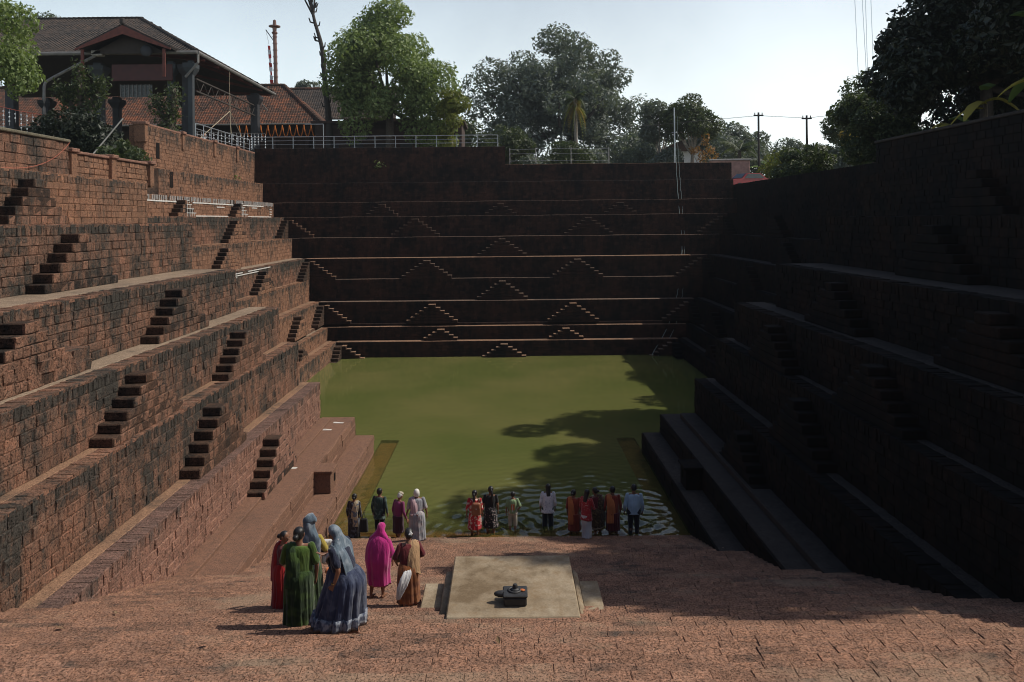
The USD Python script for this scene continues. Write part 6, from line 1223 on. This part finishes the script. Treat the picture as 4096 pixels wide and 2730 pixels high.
p = Person('boy in pale green printed T-shirt and beige rolled trousers', (0.13, 25.8), 0, 1.36, 0.95, head=(5, 5), hair='short', z=WZ, arms={1: ((0.18, -0.02, 0.64), (0.12, 0.06, 0.55)), -1: ((-0.145, -0.01, 0.64), (-0.15, 0.02, 0.50))}); p.top('t_shirt', C_LGREEN, low=0.50, sleeve=0.40, g=0.016); p.trousers(C_BEIGE, low=0.20, g=0.03)
g = prism([(-0.05, -0.112, 0.80), (0.06, -0.112, 0.80), (0.06, -0.112, 0.98), (-0.05, -0.112, 0.98)], (0, -0.006, 0)); p.put('shirt_print', g, C_ORST, smooth=False); p.put('shirt_print', prism([(-0.02, -0.116, 0.74), (0.0, -0.116, 0.74), (0.0, -0.116, 0.95), (-0.02, -0.116, 0.95)], (0, -0.006, 0)), C_WHITE, smooth=False)
p = Person('woman in white lace tunic and navy trousers with long hair', (1.28, 26.0), -3, 1.60, head=(-8, 4), hair='long', z=WZ-0.06); p.top('tunic', C_LACE, low=0.42, sleeve=0.75, g=0.018, flare=0.022); p.trousers(C_DENIM, low=0.10, g=0.022, wide=0.012)
p = Person('woman in rust dress with orange stole beside the girl in red', (2.10, 25.5), 10, 1.50, head=(15, 8), hair='bun', z=WZ); p.top('dress_top', C_RUST, low=0.42, sleeve=0.6); p.skirt('dress_skirt', C_RUST, top=0.5, hem=0.15, r_hem=0.135, seed=15); p.pallu('stole', C_ORST, -1, 0.30, 0.16)
p = Person('girl in red printed top and loose white trousers', (2.42, 24.75), 40, 1.56, head=(-5, 8), hair='long', arms={1: ((0.15, 0.04, 0.64), (0.04, 0.13, 0.62)), -1: ((-0.145, 0.0, 0.635), (-0.06, 0.13, 0.60))}); p.top('tunic', C_REDPR, low=0.40, sleeve=0.7, flare=0.022); p.skirt('trousers', C_WHITE, top=0.50, hem=0.03, r_top=0.10, r_hip=0.11, r_hem=0.10, folds=7, amp=0.09, seed=16)
p = Person('woman in dark brown patterned sari, head bowed', (2.82, 25.45), -25, 1.58, 1.15, lean=(0.06, -0.02), head=(-15, 20), hair='bun', z=WZ); p.top('blouse', C_MAROON, low=0.5, sleeve=0.45, g=0.018); p.skirt('sari', C_BRPAT, top=0.62, hem=0.24, r_hip=0.14, r_hem=0.135, folds=9, amp=0.05, seed=17); p.pallu('pallu', C_BRPAT, 1, 0.38, 0.24); p.skirt('petticoat', C_BEIGE, top=0.5, hem=0.19, r_hip=0.115, r_hem=0.118, folds=9, amp=0.05, seed=18)
p = Person('woman in maroon dress with long orange stole down her back', (3.32, 25.4), 3, 1.64, 1.05, head=(0, 6), hair='short', z=WZ); p.top('dress_top', C_RUST, low=0.40, sleeve=0.85); p.skirt('dress_skirt', C_MAROON, top=0.5, hem=0.16, r_hem=0.13, seed=19); p.pallu('stole', C_ORST, -1, 0.32, 0.20)
p = Person('man in light blue shirt and dark trousers at the right water edge', (3.98, 25.35), 0, 1.70, 1.12, lean=(0.04, 0), head=(0, 26), hair='short', z=WZ); p.top('shirt', C_LBLUE, low=0.46, sleeve=0.92, g=0.020); p.trousers(C_DENIM, low=0.06, g=0.018)
# people on the terrace above
p = Person('person in white shirt and orange cap behind the left railing', (-22.3, 59.0), 60, 1.65, hair='short', z=14.95); p.top('shirt', C_WHITE, low=0.46, sleeve=0.5); p.trousers(C_BEIGE)
p.put('cap', soft(m3.Manifold.hull_points((p.HR @ (ball((0, 0, 0), 1.0, 24)*np.array([0.066, 0.070, 0.050])*p.h+np.array([0, -0.004, 0.040])*p.h).T).T+p.hc), 0.03, 2), C_ORST)
p = Person('person in white and dark red sitting low behind the railing corner', (-21.6, 64.2), 100, 1.3, hair='bun', z=15.0); p.top('shirt', C_WHITE, low=0.42, sleeve=0.5); p.skirt('waist_cloth', C_MAROON, hem=0.05); p.pallu('stole', C_MAROON, 1, 0.4, 0.2)
# ------------------------------------------------------------------ the hazy air
hz = box(-900, 900, -480, 1150, -4.0, 48.0)
obj('haze', hz, mat('air_haze', {'v': ('principled_volume', dict(color=(0.80, 0.88, 0.95), density=0.00022, anisotropy=0.35))}, [], surface=None, volume='v.volume'), None, kind='stuff', label='thin pale haze in the air over the whole place', cat='haze')
